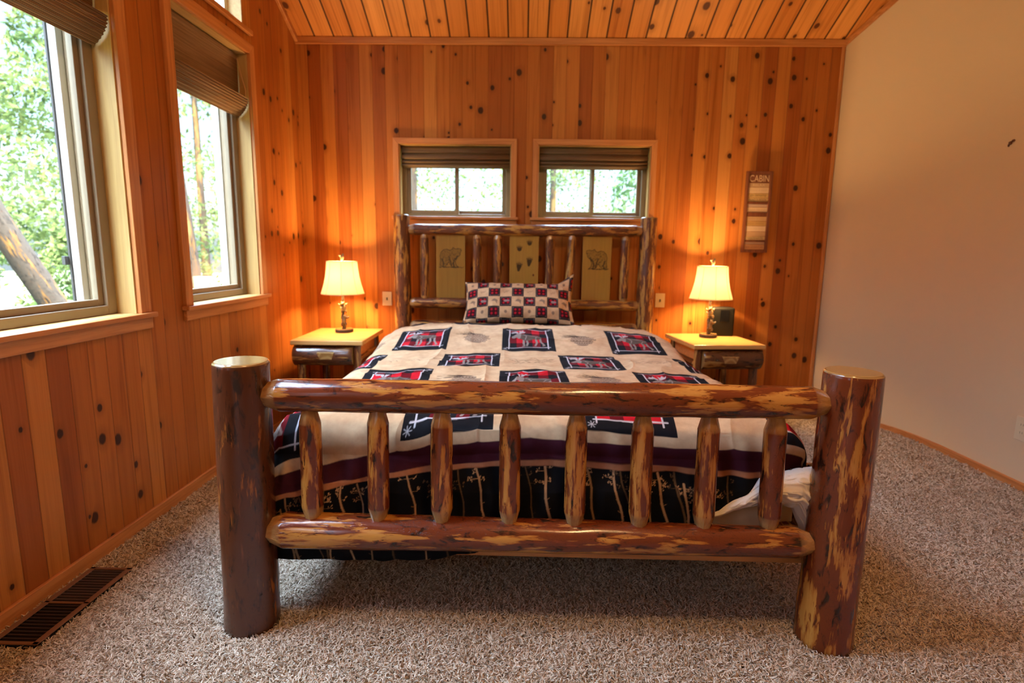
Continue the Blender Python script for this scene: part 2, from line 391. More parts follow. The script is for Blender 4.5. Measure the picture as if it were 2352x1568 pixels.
# long flat run of the same wall
m_ = [vs[8*(KR+1)+k] for k in range(KR+1)]; e0 = len(b.v)
b.add([(XB, y_, z_) for _, y_, z_ in m_]+[(XB, YFR-.14, z_) for _, y_, z_ in m_]+[(XB, ycut, 4.4), (XB, YFR-.14, 4.4)],
      [(k, k+1, KR+2+k, KR+1+k) for k in range(KR)]+[(KR, 2*KR+2, 2*KR+3, 2*KR+1)])
b.box((XB+.10, XB+.16), (YFR-.14, 3.0), (FL-.1, 4.4))
wr = tag(b.build('wall_right', M_dry, smooth=True, weld=True), kind='structure')
path = [(XR, D)]+botc+[(XB, 2.0), (XB, YFR)]
tag(box('wall_front', M_dry, None, (XL-.14, 2.47), (YFR-.14, YFR), (FL-.1, 2.9), 0), kind='structure')
# ceiling: pine boards, cut diagonally on the right, drywall beyond the cut
def slab(name, pts, mat, th=.13):
    b = MB(); n = len(pts); v = [(x, y, zc(y)) for x, y in pts]
    b.add(v+[(x, y, z+th) for x, y, z in v], [tuple(range(n-1, -1, -1)), tuple(range(n, 2*n))]+[(i, (i+1) % n, n+(i+1) % n, n+i) for i in range(n)])
    o = b.build(name, mat); 
    bm = bmesh.new(); bm.from_mesh(o.data); bmesh.ops.recalc_face_normals(bm, faces=bm.faces); bm.to_mesh(o.data); bm.free()
    return tag(o, kind='structure')
slab('ceiling', [(XL-.14, D+.14), (XR, D+.14), (XR+.02, D+.02), (XB+.04, ycut), (XB+.1, ycut-.1), (XB+.1, YRI), (XL-.14, YRI)], M_pine_c)
slab('ceiling', [(XL-.14, YRI), (2.60, YRI), (2.60, YFR-.14), (XL-.14, YFR-.14)], M_pine_c)
def strip(name, p0, p1, w, h, mat, up=(0, 0, 1)):
    """square moulding between two points"""
    p0 = Vector(p0); p1 = Vector(p1); t = (p1-p0).normalized(); u = Vector(up); s_ = t.cross(u).normalized(); u = s_.cross(t).normalized(); b = MB(); vs = []
    for p in (p0, p1):
        for a, c in ((-1, -1), (1, -1), (1, 1), (-1, 1)): vs.append(p+s_*a*w/2+u*c*h/2)
    b.add(vs, [(0, 3, 2, 1), (4, 5, 6, 7), (0, 1, 5, 4), (1, 2, 6, 5), (2, 3, 7, 6), (3, 0, 4, 7)])
    me = b.mesh(name, .003); bm = bmesh.new(); bm.from_mesh(me); bmesh.ops.recalc_face_normals(bm, faces=bm.faces); bm.to_mesh(me); bm.free()
    return tag(link(name, me, mat), kind='structure')
strip('trim_1', (XL, D-.010, ZE-.014), (XR, D-.010, ZE-.014), .020, .040, M_trim['X'])
strip('trim_2', (XL+.010, D, ZE-.02), (XL+.010, YRI, zc(YRI)-.02), .020, .030, M_trim['Y'])
strip('trim_3', (XR, D-.01, ZE-.014), (XB-.01, ycut, zc(ycut)-.014), .024, .030, M_trim['Y'])
strip('trim_4', (XR-.010, D-.006, FL), (XR-.010, D-.006, ZE-.03), .020, .014, M_trim['Z'], up=(0, 1, 0))
strip('baseboard_left', (XL+.006, D, .010), (XL+.006, YFR, .010), .012, .060, M_trim['Y'])
strip('baseboard_back', (XL, D-.008, .014), (XR, D-.008, .014), .016, .066, M_trim['X'])
b = MB(); pp = path[1:]; ns = len(pp); vs = []
for i, (x, y) in enumerate(pp):
    a = Vector(pp[max(i-1, 0)]); c = Vector(pp[min(i+1, ns-1)]); tt = (c-a).normalized(); nn = Vector((tt.y, -tt.x))
    if nn.x > 0: nn = -nn
    q = Vector((x, y))+nn*.013
    vs += [(x, y, FL), (q.x, q.y, FL), (q.x, q.y, .022), (x, y, .026)]
b.add(vs, [(4*i+k, 4*i+k+1, 4*i+5+k, 4*i+4+k) for i in range(ns-1) for k in range(3)])
tag(b.build('baseboard_right', M_trim['Y']), kind='structure')

# ------------------------------------------------------------------ WINDOWS
def mapper(side):
    if side == 'back': return lambda a, bb, c: ((a[0], a[1]), (D+c[0], D+c[1]), (bb[0], bb[1]))
    return lambda a, bb, c: ((XL-c[0], XL-c[1]), (a[0], a[1]), (bb[0], bb[1]))
def window(num, w, side, slider=True, casing=.058, bottom='sill', frame=.045, depth=.105, panes=2):
    a0, a1, b0, b1 = w; mp = mapper(side); ax = 'X' if side == 'back' else 'Y'
    ctr = ((a0+a1)/2, D, b0) if side == 'back' else (XL, (a0+a1)/2, b0)
    r = empty('window_%d' % num, ctr, kind='structure')
    def bx(mb, a, bb, c): mb.box(*mp(a, bb, c))
    j = MB(); e = .012
    bx(j, (a0-e, a0), (b0-e, b1+e), (0, .135)); bx(j, (a1, a1+e), (b0-e, b1+e), (0, .135)); j.build('side_jamb', M_jamb['Z'], r, bevel=.001)
    j = MB(); bx(j, (a0, a1), (b1, b1+e), (0, .135)); bx(j, (a0, a1), (b0-e, b0), (0, .135)); j.build('head_jamb', M_jamb[ax], r, bevel=.001)
    # casing boards, mitred at the top
    k = MB(); t = -.017; rv = .006
    A0, A1, B1 = a0-rv-casing, a1+rv+casing, b1+rv+casing
    def quad(p):   # prism from 4 (a,b) corners
        m3 = lambda a, bb, c: (a, D+c, bb) if side == 'back' else (XL-c, a, bb)
        v = [m3(a, bb, 0) for a, bb in p]+[m3(a, bb, t) for a, bb in p]
        return v, [(0, 1, 2, 3), (7, 6, 5, 4), (0, 4, 5, 1), (1, 5, 6, 2), (2, 6, 7, 3), (3, 7, 4, 0)]
    bb0 = b0
    for nm, p in (('side_casing', [(A0, bb0), (a0-rv, bb0), (a0-rv, b1+rv), (A0, B1)]), ('side_casing', [(a1+rv, bb0), (A1, bb0), (A1, B1), (a1+rv, b1+rv)]),
              ('head_casing', [(A0, B1), (a0-rv, b1+rv), (a1+rv, b1+rv), (A1, B1)])):
        q = MB(); q.add(*quad(p)); me = q.mesh(nm, .002); bm = bmesh.new(); bm.from_mesh(me); bmesh.ops.recalc_face_normals(bm, faces=bm.faces); bm.to_mesh(me); bm.free()
        link(nm, me, M_trim[ax if nm == 'head_casing' else 'Z'], r)
    q = MB(); bx(q, (A0-.012, A1+.012), (b0-.018, b0), (-.034, .0)); bx(q, (A0-.004, A1+.004), (b0-.062, b0-.018), (-.017, 0)); q.build('sill', M_trim[ax], r, bevel=.003)
    # vinyl frame
    f = MB(); c0, c1 = depth-.035, depth+.03
    for aa, bb in (((a0, a0+frame), (b0, b1)), ((a1-frame, a1), (b0, b1)), ((a0+frame, a1-frame), (b0, b0+frame*.75)), ((a0+frame, a1-frame), (b1-frame, b1))):
        bx(f, aa, bb, (c0, c1))
    f.build('frame', M_frame, r, bevel=.003)
    am = (a0+a1)/2; sd = .024
    def sash(x0, x1, cc, mat=M_frame):
        s_ = MB(); y0, y1 = b0+frame*.75, b1-frame
        for aa, bb in (((x0, x0+sd), (y0, y1)), ((x1-sd, x1), (y0, y1)), ((x0+sd, x1-sd), (y0, y0+sd)), ((x0+sd, x1-sd), (y1-sd, y1))): bx(s_, aa, bb, (cc, cc+.022))
        so = s_.build('sash', mat, r, bevel=.002)
        g = MB(); bx(g, (x0+sd*.6, x1-sd*.6), (y0+sd*.6, y1-sd*.6), (cc+.009, cc+.013)); g.build('glass_pane', M_glass, so)
        return so
    if panes == 2:
        sash(a0+frame, am+sd*.6, depth-.028); so = sash(am-sd*.6, a1-frame, depth-.002)
        l_ = MB(); zz = (b0+b1)/2; bx(l_, (am-.006, am+.006), (zz-.045, zz+.03), (depth-.045, depth-.028)); l_.build('latch', M_frame, so, bevel=.002)
    else: sash(a0+frame, a1-frame, depth-.02)
    return r
window(1, W1, 'left', casing=.055, panes=1); window(2, W2, 'left', casing=.050, panes=1); window(0, W0, 'left', casing=.055, panes=1)
window(3, W3, 'back', casing=.036, frame=.030); window(4, W4, 'back', casing=.036, frame=.030)
# bright screen track and catch seen on the near left window
wb = [o for o in bpy.data.objects if o.name == 'window_1'][0]
box('outer_casing', M_white, wb, (XL-.165, XL-.137), (1.960, 2.01), (.80, 2.03), .003)
box('screen_gasket', M_dark, wb, (XL-.170, XL-.163), (1.953, 1.966), (.80, 2.03), .001)
box('screen_catch', M_dark, wb, (XL-.180, XL-.168), (1.935, 1.952), (.985, 1.015), .001)
w2b = [o for o in bpy.data.objects if o.name == 'window_2'][0]
box('outer_casing', M_white, w2b, (XL-.172, XL-.137), (2.958, 3.02), (.80, 2.03), .003)
def trapwin(num, tz):
    (a0, z0), (a1, _), (_, z1), (_, z3) = tz; r = empty('window_%d' % num, (XL, (a0+a1)/2, z0), kind='structure'); e = .02
    def prism(name, p, c0, c1, mat, hole=None):
        bm = bmesh.new(); es = []
        for loop in [p]+([hole] if hole else []):
            v = [bm.verts.new((XL-c0, a, b_)) for a, b_ in loop]; es += [bm.edges.new((v[i], v[(i+1) % len(v)])) for i in range(len(v))]
        bmesh.ops.triangle_fill(bm, edges=es, use_beauty=True); g = bmesh.ops.extrude_face_region(bm, geom=list(bm.faces))
        bmesh.ops.translate(bm, verts=[v for v in g['geom'] if isinstance(v, bmesh.types.BMVert)], vec=(-(c1-c0), 0, 0)); bmesh.ops.recalc_face_normals(bm, faces=bm.faces)
        me = bpy.data.meshes.new(name); bm.to_mesh(me); bm.free(); return link(name, me, mat, r)
    ins = lambda d: [(a0+d, z0+d), (a1-d, z0+d), (a1-d, z1-d*1.1), (a0+d, z3-d*1.6)]
    prism('jamb', ins(-.0), 0, .135, M_jamb['Y'], ins(.012))
    prism('frame', ins(.012), .07, .13, M_white, ins(.04)); prism('glass_pane', ins(.035), .098, .102, M_glass)
    box('sill', M_trim['Y'], r, (XL, XL+.022), (a0-.06, a1+.06), (z0-.028, z0-.004), .003)
trapwin(5, T1); trapwin(6, T2)
# portals: let the sky through the window openings find its way indoors
def portal(loc, rot, sx, sy):
    o = light('window_portal', 'AREA', loc, 1, (1, 1, 1)); o.data.shape = 'RECTANGLE'; o.data.size = sx; o.data.size_y = sy; o.rotation_euler = rot; o.data.cycles.is_portal = True
for w in (W1, W2, W0): portal((XL-.16, (w[0]+w[1])/2, (w[2]+w[3])/2), (0, -PI/2, 0), w[3]-w[2], w[1]-w[0])
for w in (W3, W4): portal(((w[0]+w[1])/2, D+.16, (w[2]+w[3])/2), (-PI/2, 0, 0), w[1]-w[0], w[3]-w[2])

# ------------------------------------------------------------------ WOVEN SHADES
def shade(name, label, side, a0, a1, prof, group='woven roman shades'):
    """prof: list of (c, z); c is depth towards outdoors"""
    P = []
    for i in range(len(prof)-1):
        for k in range(6):
            t = k/6; P.append((prof[i][0]*(1-t)+prof[i+1][0]*t, prof[i][1]*(1-t)+prof[i+1][1]*t))
    P.append(prof[-1]); P = np.array(P); Q = P.copy()
    for _ in range(3): Q[1:-1] = (Q[:-2]+2*Q[1:-1]+Q[2:])/4
    b = MB(); n = len(Q); th = .003; vs = []
    for a in (a0, a1):
        for c, z in Q: vs.append((a, D+c, z) if side == 'back' else (XL-c, a, z))
        for c, z in Q: vs.append((a, D+c+th, z) if side == 'back' else (XL-c-th, a, z))
    m = 2*n
    for i in range(n-1):
        fs_ = [(i, i+1, m+i+1, m+i), (n+i+1, n+i, m+n+i, m+n+i+1), (i, n+i, n+i+1, i+1), (m+i+1, m+n+i+1, m+n+i, m+i)]
        b.add([], [])
        b.f += fs_; b.m += [0]*4
    b.v = [tuple(v) for v in vs]; b.f += [(0, m, m+n, n), (n-1, 2*n-1, m+2*n-1, m+n-1)]; b.m += [0, 0]
    me = b.mesh(name); bm = bmesh.new(); bm.from_mesh(me); bmesh.ops.recalc_face_normals(bm, faces=bm.faces); bm.to_mesh(me); bm.free()
    root = empty(name, (me.vertices[0].co.x, me.vertices[0].co.y, me.vertices[0].co.z), label, 'window shade', group)
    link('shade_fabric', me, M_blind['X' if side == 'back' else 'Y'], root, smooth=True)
    z1 = prof[0][1]; mp = mapper(side); q = MB(); q.box(*mp((a0, a1), (z1-.022, z1+.004), (prof[0][0]-.002, prof[0][0]+.03))); q.build('head_rail', M_blind['X' if side == 'back' else 'Y'], root, bevel=.002)
    return root
pb = [(.030, 1.708), (.024, 1.690), (.012, 1.676), (.030, 1.668), (.012, 1.655), (.004, 1.636), (.030, 1.628), (.012, 1.622), (.008, 1.612), (.026, 1.607), (.014, 1.600), (.016, 1.592), (.030, 1.586), (.034, 1.580)]
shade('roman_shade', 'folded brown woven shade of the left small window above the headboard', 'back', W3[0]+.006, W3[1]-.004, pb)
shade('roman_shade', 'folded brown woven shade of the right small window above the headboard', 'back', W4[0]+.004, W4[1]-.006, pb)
def pleats(zt, zf, zb):
    p = [(.045, zt), (.045, zf+.02), (.050, zf)]; n = 8; r = .06
    p += [(.012, zf-.008), (-.002, zf-.02)]
    for i in range(n+1):
        t = i/n; z = (zf-.02)*(1-t)+zb*t; c = -.006+.058*t*t
        p += [(c, z)]; 
        if i < n: p += [(c+.010, z-(zf-.02-zb)/n*.35)]
    return p
shade('roman_shade', 'brown woven shade with pleats gathered low, narrow window near the corner', 'left', W2[0]+.008, W2[1]-.008, pleats(2.025, 1.835, 1.722))
shade('roman_shade', 'brown woven shade at top left, pleats over the large window', 'left', W1[0]+.008, W1[1]-.008, pleats(2.022, 1.85, 1.735))
tag(MB().build('x', M_white)) if False else None
b = MB(); b.sweep([(XL-.035, 2.985, 2.005), (XL-.02, 2.985, 1.93), (XL-.0, 2.985, 1.85), (XL-.006, 2.987, 1.80)], .0022, 6)
tag(b.build('lift_cord', plain('tan_cord', (.55, .33, .15), .7)), 'thin tan lift cord at the end of the narrow window shade', 'cord')

# ------------------------------------------------------------------ LOGS
def log(name, p0, p1, r0, r1, mat, root=None, taper=0, tenon=.6, seed=0, seg=30, rough=1.0, bend=0, cap=None, capr=.006, facets=8, rings=None):
    """log from p0 to p1, mesh local Z along it; taper = length of whittled ends; cap='round' for chamfered top"""
    rg = random.Random(seed*13+5); p0 = Vector(p0); p1 = Vector(p1); L = (p1-p0).length
    ph = [rg.uniform(0, 6.28) for _ in range(10)]; am = [rg.uniform(.5, 1) for _ in range(10)]
    zs = list(np.linspace(0, L, rings or max(12, int(L/.022)))); 
    if taper:
        zs = sorted(set([0, taper*.45, taper*.9, taper]+[L-taper, L-taper*.9, L-taper*.45, L]+[z for z in zs if taper*1.08 < z < L-taper*1.08]))
    if cap == 'round': zs = [z for z in zs if z < L-.02]+[L-.016, L-capr, L-capr*.45, L]
    vs = []; pl = []
    kn = [(rg.uniform(.1, .9)*L, rg.uniform(0, 6.28), rg.uniform(.3, 1)) for _ in range(max(2, int(L/.16)))]
    for z in zs:
        t = z/L; r = r0*(1-t)+r1*t; e = min(z, L-z)
        for k in range(seg):
            a = 2*PI*k/seg
            q = 1+rough*(.022*am[0]*math.sin(2*a+ph[0]+z*2)+.014*am[1]*math.sin(3*a+ph[1]-z*3)+.014*am[2]*math.sin(z*9+ph[2])+.010*am[3]*math.sin(a*5+z*17+ph[3])+.008*math.sin(a*2+z*40+ph[4])+.007*math.sin(a*7-z*26+ph[5]))
            for kz, ka, kh in kn:
                dz = (z-kz)/.022; da = math.atan2(math.sin(a-ka), math.cos(a-ka))/.35
                if abs(dz) < 3 and abs(da) < 3: q += rough*.045*kh*math.exp(-dz*dz-da*da)
            p_ = 0
            if taper and e < taper:
                s_ = e/taper; fa = math.cos(PI/facets)/math.cos(((a+ph[6]) % (2*PI/facets))-PI/facets)
                w_ = min(1, (1-s_)*3); q = (tenon+(1-tenon)*min(1, s_*1.08))*(q*(1-w_)+w_)*((1-w_)+w_*(fa*1.04)); p_ = w_
            if cap == 'round' and L-z < capr+1e-6: q *= 1-.09*max(0.0, 1-(L-z)/capr)**1.5*(.045/r)*1.4
            bx_ = bend*math.sin(PI*t)
            vs.append((r*q*math.cos(a)+bx_, r*q*math.sin(a), z)); pl.append(min(1, p_*1.3))
    n = len(zs); fs = [(i*seg+k, i*seg+(k+1) % seg, (i+1)*seg+(k+1) % seg, (i+1)*seg+k) for i in range(n-1) for k in range(seg)]
    me = bpy.data.meshes.new(name)
    fs += [tuple(range(seg-1, -1, -1)), tuple((n-1)*seg+k for k in range(seg))]
    me.from_pydata(vs, [], fs); me.update()
    mi = [0]*(len(fs)-2)+[1, 1]; sm = [True]*(len(fs)-2)+[False, False]
    if cap == 'round':
        for i in range((n-3)*seg, (n-1)*seg): mi[i] = 1
    me.polygons.foreach_set('material_index', mi); me.polygons.foreach_set('use_smooth', sm)
    at = me.attributes.new('planed', 'FLOAT', 'POINT'); at.data.foreach_set('value', pl)
    if taper:
        bm = bmesh.new(); bm.from_mesh(me)
        for e_ in bm.edges:
            if len(e_.link_faces) == 2 and e_.calc_face_angle(0) > .30: e_.smooth = False
        bm.to_mesh(me); bm.free()
    o = bpy.data.objects.new(name, me); COL.objects.link(o); me.materials.append(mat); me.materials.append(M_end)
    d = (p1-p0).normalized(); o.rotation_mode = 'QUATERNION'
    zax = d; xax = Vector((0, -1, 0)) if abs(d.y) < .9 else Vector((1, 0, 0)); xax = (xax-zax*xax.dot(zax)).normalized(); yax = zax.cross(xax)
    o.rotation_quaternion = Matrix((xax, yax, zax)).transposed().to_quaternion()
    o.location = p0
    if root is not None: o.parent = root; o.location = p0-world_loc(root)
    return o

# ------------------------------------------------------------------ LOG BED
YF = 1.43; YH = 3.56
bed = empty('log_bed', (.03, 2.5, FL), 'rustic log bed frame with peeled, lacquered posts, rails and spindles', 'bed')
fyl, fyr = YF+.005, YF-.005
log('bed_post', (-.764, fyl, FL), (-.750, fyl, .7555), .0745, .0700, M_log_dark, bed, seed=1, seg=44, cap='round', rough=.7)['label'] = 'dark brown foot post at left'
log('bed_post', (.853, fyr, FL), (.856, fyr, .7570), .0735, .0695, M_log_gold, bed, seed=2, seg=44, cap='round', rough=.8)['label'] = 'golden patched foot post at right'
log('top_rail', (-.695, fyl, .663), (.800, fyr, .671), .0455, .0425, M_log_rail, bed, taper=.050, tenon=.62, seed=3, seg=36)
log('bottom_rail', (-.705, fyl, .276), (.800, fyr, .279), .0500, .0415, M_log_low, bed, taper=.055, tenon=.60, seed=4, seg=36)
SPX = [(-.570, -.575), (-.386, -.391), (-.214, -.216), (-.031, -.030), (.147, .148), (.322, .325), (.497, .500), (.672, .677)]
for i, (xt, xb) in enumerate(SPX):
    log('spindle', (xb, YF, .305), (xt, YF, .636), .0292, .0292, M_log, bed, taper=.050, tenon=.58, seed=20+i, seg=28, bend=.002*((i % 3)-1), rough=.7)
for sx, mt in ((-.778, M_log_head), (.776, M_log_head)):
    log('bed_post', (sx, YH, FL), (sx, YH, 1.275), .0560, .0520, mt, bed, seed=31+int(sx > 0), seg=36, cap='round', rough=1.6)
log('head_top_rail', (-.735, YH, 1.184), (.735, YH, 1.190), .0350, .0360, M_log_head, bed, taper=.04, tenon=.7, seed=41, seg=30, rough=1.2)
log('head_middle_rail', (-.735, YH, .722), (.735, YH, .722), .0340, .0330, M_log_head, bed, taper=.04, tenon=.7, seed=42, seg=30, rough=1.2)
log('head_bottom_rail', (-.735, YH, .575), (.735, YH, .575), .0340, .0330, M_log_head, bed, taper=.04, tenon=.7, seed=43, seg=30, rough=1.2)
for i, x in enumerate((-.636, -.300, -.170, .160, .280, .634)):
    log('head_spindle', (x, YH, .742), (x+(.02 if i == 4 else 0), YH, 1.160), .0265, .0265, M_log_head, bed, taper=.03, tenon=.65, seed=50+i, seg=22, rough=1.8, bend=.004*((i % 3)-1))
for sx in (-.80, .80):
    log('side_rail', (sx*.97, YF+.06, .24), (sx*.965, YH-.05, .24), .045, .043, M_log_low, bed, taper=.03, seed=60+int(sx > 0), seg=24)
box('cross_board', M_board, bed, (-.70, .845), (1.512, 1.530), (.166, .240), .002)
for y in (2.0, 2.55, 3.1, 3.48): box('slat', M_board, bed, (-.76, .77), (y, y+.09), (.175, .195), .002)

# ------------------------------------------------------------------ drawing on dense grids
class Canvas:
    def __init__(s, U, V, c):       # U,V 1D increasing coordinate arrays
        s.U = np.asarray(U); s.V = np.asarray(V); s.c = np.empty((len(V), len(U), 3), np.float32); s.c[:] = c
    def win(s, x0, x1, y0, y1):
        i0, i1 = np.searchsorted(s.U, [x0, x1]); j0, j1 = np.searchsorted(s.V, [y0, y1])
        return slice(j0, max(j1, j0)), slice(i0, max(i1, i0))
    def put(s, w, m, col, a=1.0):
        m = (m*a)[..., None]; s.c[w] = s.c[w]*(1-m)+np.array(col, np.float32)*m
    def rect(s, x0, x1, y0, y1, col, a=1.0):
        w = s.win(x0, x1, y0, y1); s.c[w] = s.c[w]*(1-a)+np.array(col, np.float32)*a
    def poly(s, pts, col, a=1.0):
        p = np.array(pts, float); w = s.win(p[:, 0].min(), p[:, 0].max(), p[:, 1].min(), p[:, 1].max())
        X, Y = np.meshgrid(s.U[w[1]], s.V[w[0]]); 
        if X.size == 0: return
        m = np.zeros(X.shape, bool); j = len(p)-1
        for i in range(len(p)):
            xi, yi = p[i]; xj, yj = p[j]
            m ^= ((yi > Y) != (yj > Y)) & (X < (xj-xi)*(Y-yi)/((yj-yi) or 1e-9)+xi); j = i
        s.put(w, m.astype(np.float32), col, a)
    def line(s, pts, wd, col, a=1.0, soft=.0008):
        for k in range(len(pts)-1):
            (x0, y0), (x1, y1) = pts[k], pts[k+1]; r = wd/2+soft*2
            w = s.win(min(x0, x1)-r, max(x0, x1)+r, min(y0, y1)-r, max(y0, y1)+r); X, Y = np.meshgrid(s.U[w[1]], s.V[w[0]])
            if X.size == 0: continue
            dx, dy = x1-x0, y1-y0; t = np.clip(((X-x0)*dx+(Y-y0)*dy)/max(dx*dx+dy*dy, 1e-12), 0, 1)
            d = np.hypot(X-x0-t*dx, Y-y0-t*dy); s.put(w, np.clip((wd/2+soft-d)/(2*soft), 0, 1), col, a)
    def ell(s, cx, cy, rx, ry, col, a=1.0, rot=0):
        R = max(rx, ry); w = s.win(cx-R, cx+R, cy-R, cy+R); X, Y = np.meshgrid(s.U[w[1]]-cx, s.V[w[0]]-cy)
        if X.size == 0: return
        c_, s_ = math.cos(rot), math.sin(rot); d = ((X*c_+Y*s_)/rx)**2+((-X*s_+Y*c_)/ry)**2; s.put(w, np.clip((1-d)*4, 0, 1), col, a)
def tf(pts, x, y, w, h, flip=False): return [(x+((1-a) if flip else a)*w, y+b*h) for a, b in pts]

MOOSE_B = [(.20, .50), (.27, .60), (.36, .69), (.48, .67), (.62, .63), (.80, .62), (.89, .54), (.88, .42), (.80, .36), (.70, .40), (.56, .36), (.44, .33), (.36, .38), (.27, .44)]
MOOSE_H = [(.32, .66), (.22, .68), (.14, .64), (.03, .53), (.04, .47), (.10, .46), (.18, .51), (.22, .44), (.28, .46)]
MOOSE_A = [[(.21, .67), (.14, .76), (.05, .74), (.00, .80), (.06, .82), (.04, .90), (.11, .86), (.15, .93), (.19, .83), (.23, .76)],
           [(.23, .68), (.26, .80), (.25, .93), (.31, .87), (.36, .96), (.39, .87), (.45, .90), (.41, .80), (.34, .76), (.28, .70)]]
MOOSE_L = [[(.38, .40), (.37, .22), (.39, .04), (.35, .03)], [(.46, .38), (.49, .20), (.46, .05)], [(.72, .42), (.75, .24), (.70, .06)], [(.84, .46), (.86, .26), (.95, .07), (.92, .05)]]
def moose(c, x, y, w, h, flip, tone=1.0):
    g = [(.10*tone, .075*tone, .06*tone), (.25*tone, .21*tone, .19*tone)]
    for L in MOOSE_L: c.line(tf(L, x, y, w, h, flip), w*.055, g[1])
    c.poly(tf(MOOSE_B, x, y, w, h, flip), g[0]); c.poly(tf(MOOSE_H, x, y, w, h, flip), g[1])
    for A in MOOSE_A: c.poly(tf(A, x, y, w, h, flip), (.42, .38, .39))
    c.line(tf([(.34, .64), (.50, .60), (.78, .58)], x, y, w, h, flip), w*.03, g[1]); c.line(tf([(.42, .40), (.46, .52), (.40, .60)], x, y, w, h, flip), w*.03, g[1])
    c.line(tf([(.72, .42), (.78, .52), (.86, .54)], x, y, w, h, flip), w*.025, g[1])
BEAR = [(.02, .12), (.05, .35), (.03, .55), (.08, .72), (.20, .83), (.35, .85), (.48, .80), (.56, .84), (.62, .93), (.68, .88), (.74, .86), (.84, .89), (.97, .86), (.98, .78), (.94, .70), (.93, .60), (.90, .56), (.84, .52), (.78, .44), (.72, .30), (.76, .14), (.86, .06), (.62, .05), (.52, .10), (.42, .28), (.34, .16), (.22, .05), (.10, .08)]
def bear(c, x, y, w, h, flip, rg, ink=(.035, .02, .01), lw=.0032):
    c.poly(tf(BEAR, x, y, w, h, flip), ink, .22); c.line(tf(BEAR+BEAR[:1], x, y, w, h, flip), lw, ink, .85, .0006)
    for k in range(230):
        px, py = rg.random(), rg.random()
        inside = 0; j = len(BEAR)-1
        for i in range(len(BEAR)):
            if ((BEAR[i][1] > py) != (BEAR[j][1] > py)) and px < (BEAR[j][0]-BEAR[i][0])*(py-BEAR[i][1])/(BEAR[j][1]-BEAR[i][1]+1e-9)+BEAR[i][0]: inside ^= 1
            j = i
        if inside:
            dk = .35+.6*(1-py)*rg.random(); a = -1.2+px*.8; l_ = .05
            c.line(tf([(px, py), (px+l_*math.cos(a), py+l_*math.sin(a))], x, y, w, h, flip), lw*.8, ink, dk, .0006)
    for q in ([(.70, .44), (.62, .22), (.66, .08)], [(.12, .4), (.2, .2), (.16, .08)], [(.44, .5), (.5, .3), (.55, .12)], [(.80, .55), (.74, .40)]):
        c.line(tf(q, x, y, w, h, flip), lw*2.4, ink, .75, .001)
    for k in range(26):
        px = rg.random()*1.06-.03; c.line([(x+px*w, y+h*(.02+rg.random()*.05)), (x+(px+.08)*w, y+h*(.01+rg.random()*.05))], lw, ink, .8, .0006)
def paw(c, x, y, s_, rot, long=1.0):
    ink = (.03, .018, .01); ca, sa = math.cos(rot), math.sin(rot)
    T = lambda a, b: (x+(a*ca-b*sa)*s_, y+(a*sa+b*ca)*s_)
    p = [(-.42, .25), (-.30, .42), (0, .46), (.30, .42), (.42, .25), (.34, -.05*long), (.16, -.5*long), (0, -.58*long), (-.16, -.5*long), (-.34, -.05*long)]
    c.poly([T(a, b) for a, b in p], ink, .92)
    for k in range(5):
        u = -.42+.21*k; v = .60-.10*abs(k-2)**1.3*.6; X, Y = T(u, v); c.ell(X, Y, s_*.10, s_*.10, ink, .95)
        c.line([T(u, v+.14), T(u*1.05, v+.34)], s_*.05, ink, .8)

def gridmesh(name, X, Y, Z, col, mat, root=None, flipn=False, attr='print'):
    """X,Y,Z,[col] arrays (nv,nu)"""
    nv, nu = X.shape; me = bpy.data.meshes.new(name); n = nu*nv
    me.vertices.add(n); co = np.stack([X, Y, Z], -1).astype(np.float32).reshape(-1); me.vertices.foreach_set('co', co)
    i = np.arange(nv-1)[:, None]*nu+np.arange(nu-1)[None, :]; q = np.stack([i, i+1, i+nu+1, i+nu], -1)
    if flipn: q = q[..., ::-1]
    q = q.reshape(-1).astype(np.int32); nf = (nv-1)*(nu-1)
    me.loops.add(len(q)); me.loops.foreach_set('vertex_index', q); me.polygons.add(nf)
    me.polygons.foreach_set('loop_start', np.arange(0, 4*nf, 4, dtype=np.int32)); me.polygons.foreach_set('loop_total', np.full(nf, 4, np.int32)); me.update(calc_edges=True); me.validate()
    if col is not None:
        a = me.attributes.new(attr, 'FLOAT_COLOR', 'POINT'); a.data.foreach_set('color', np.concatenate([col.reshape(-1, 3), np.ones((n, 1), np.float32)], 1).astype(np.float32).reshape(-1))
    return link(name, me, mat, root, smooth=True)

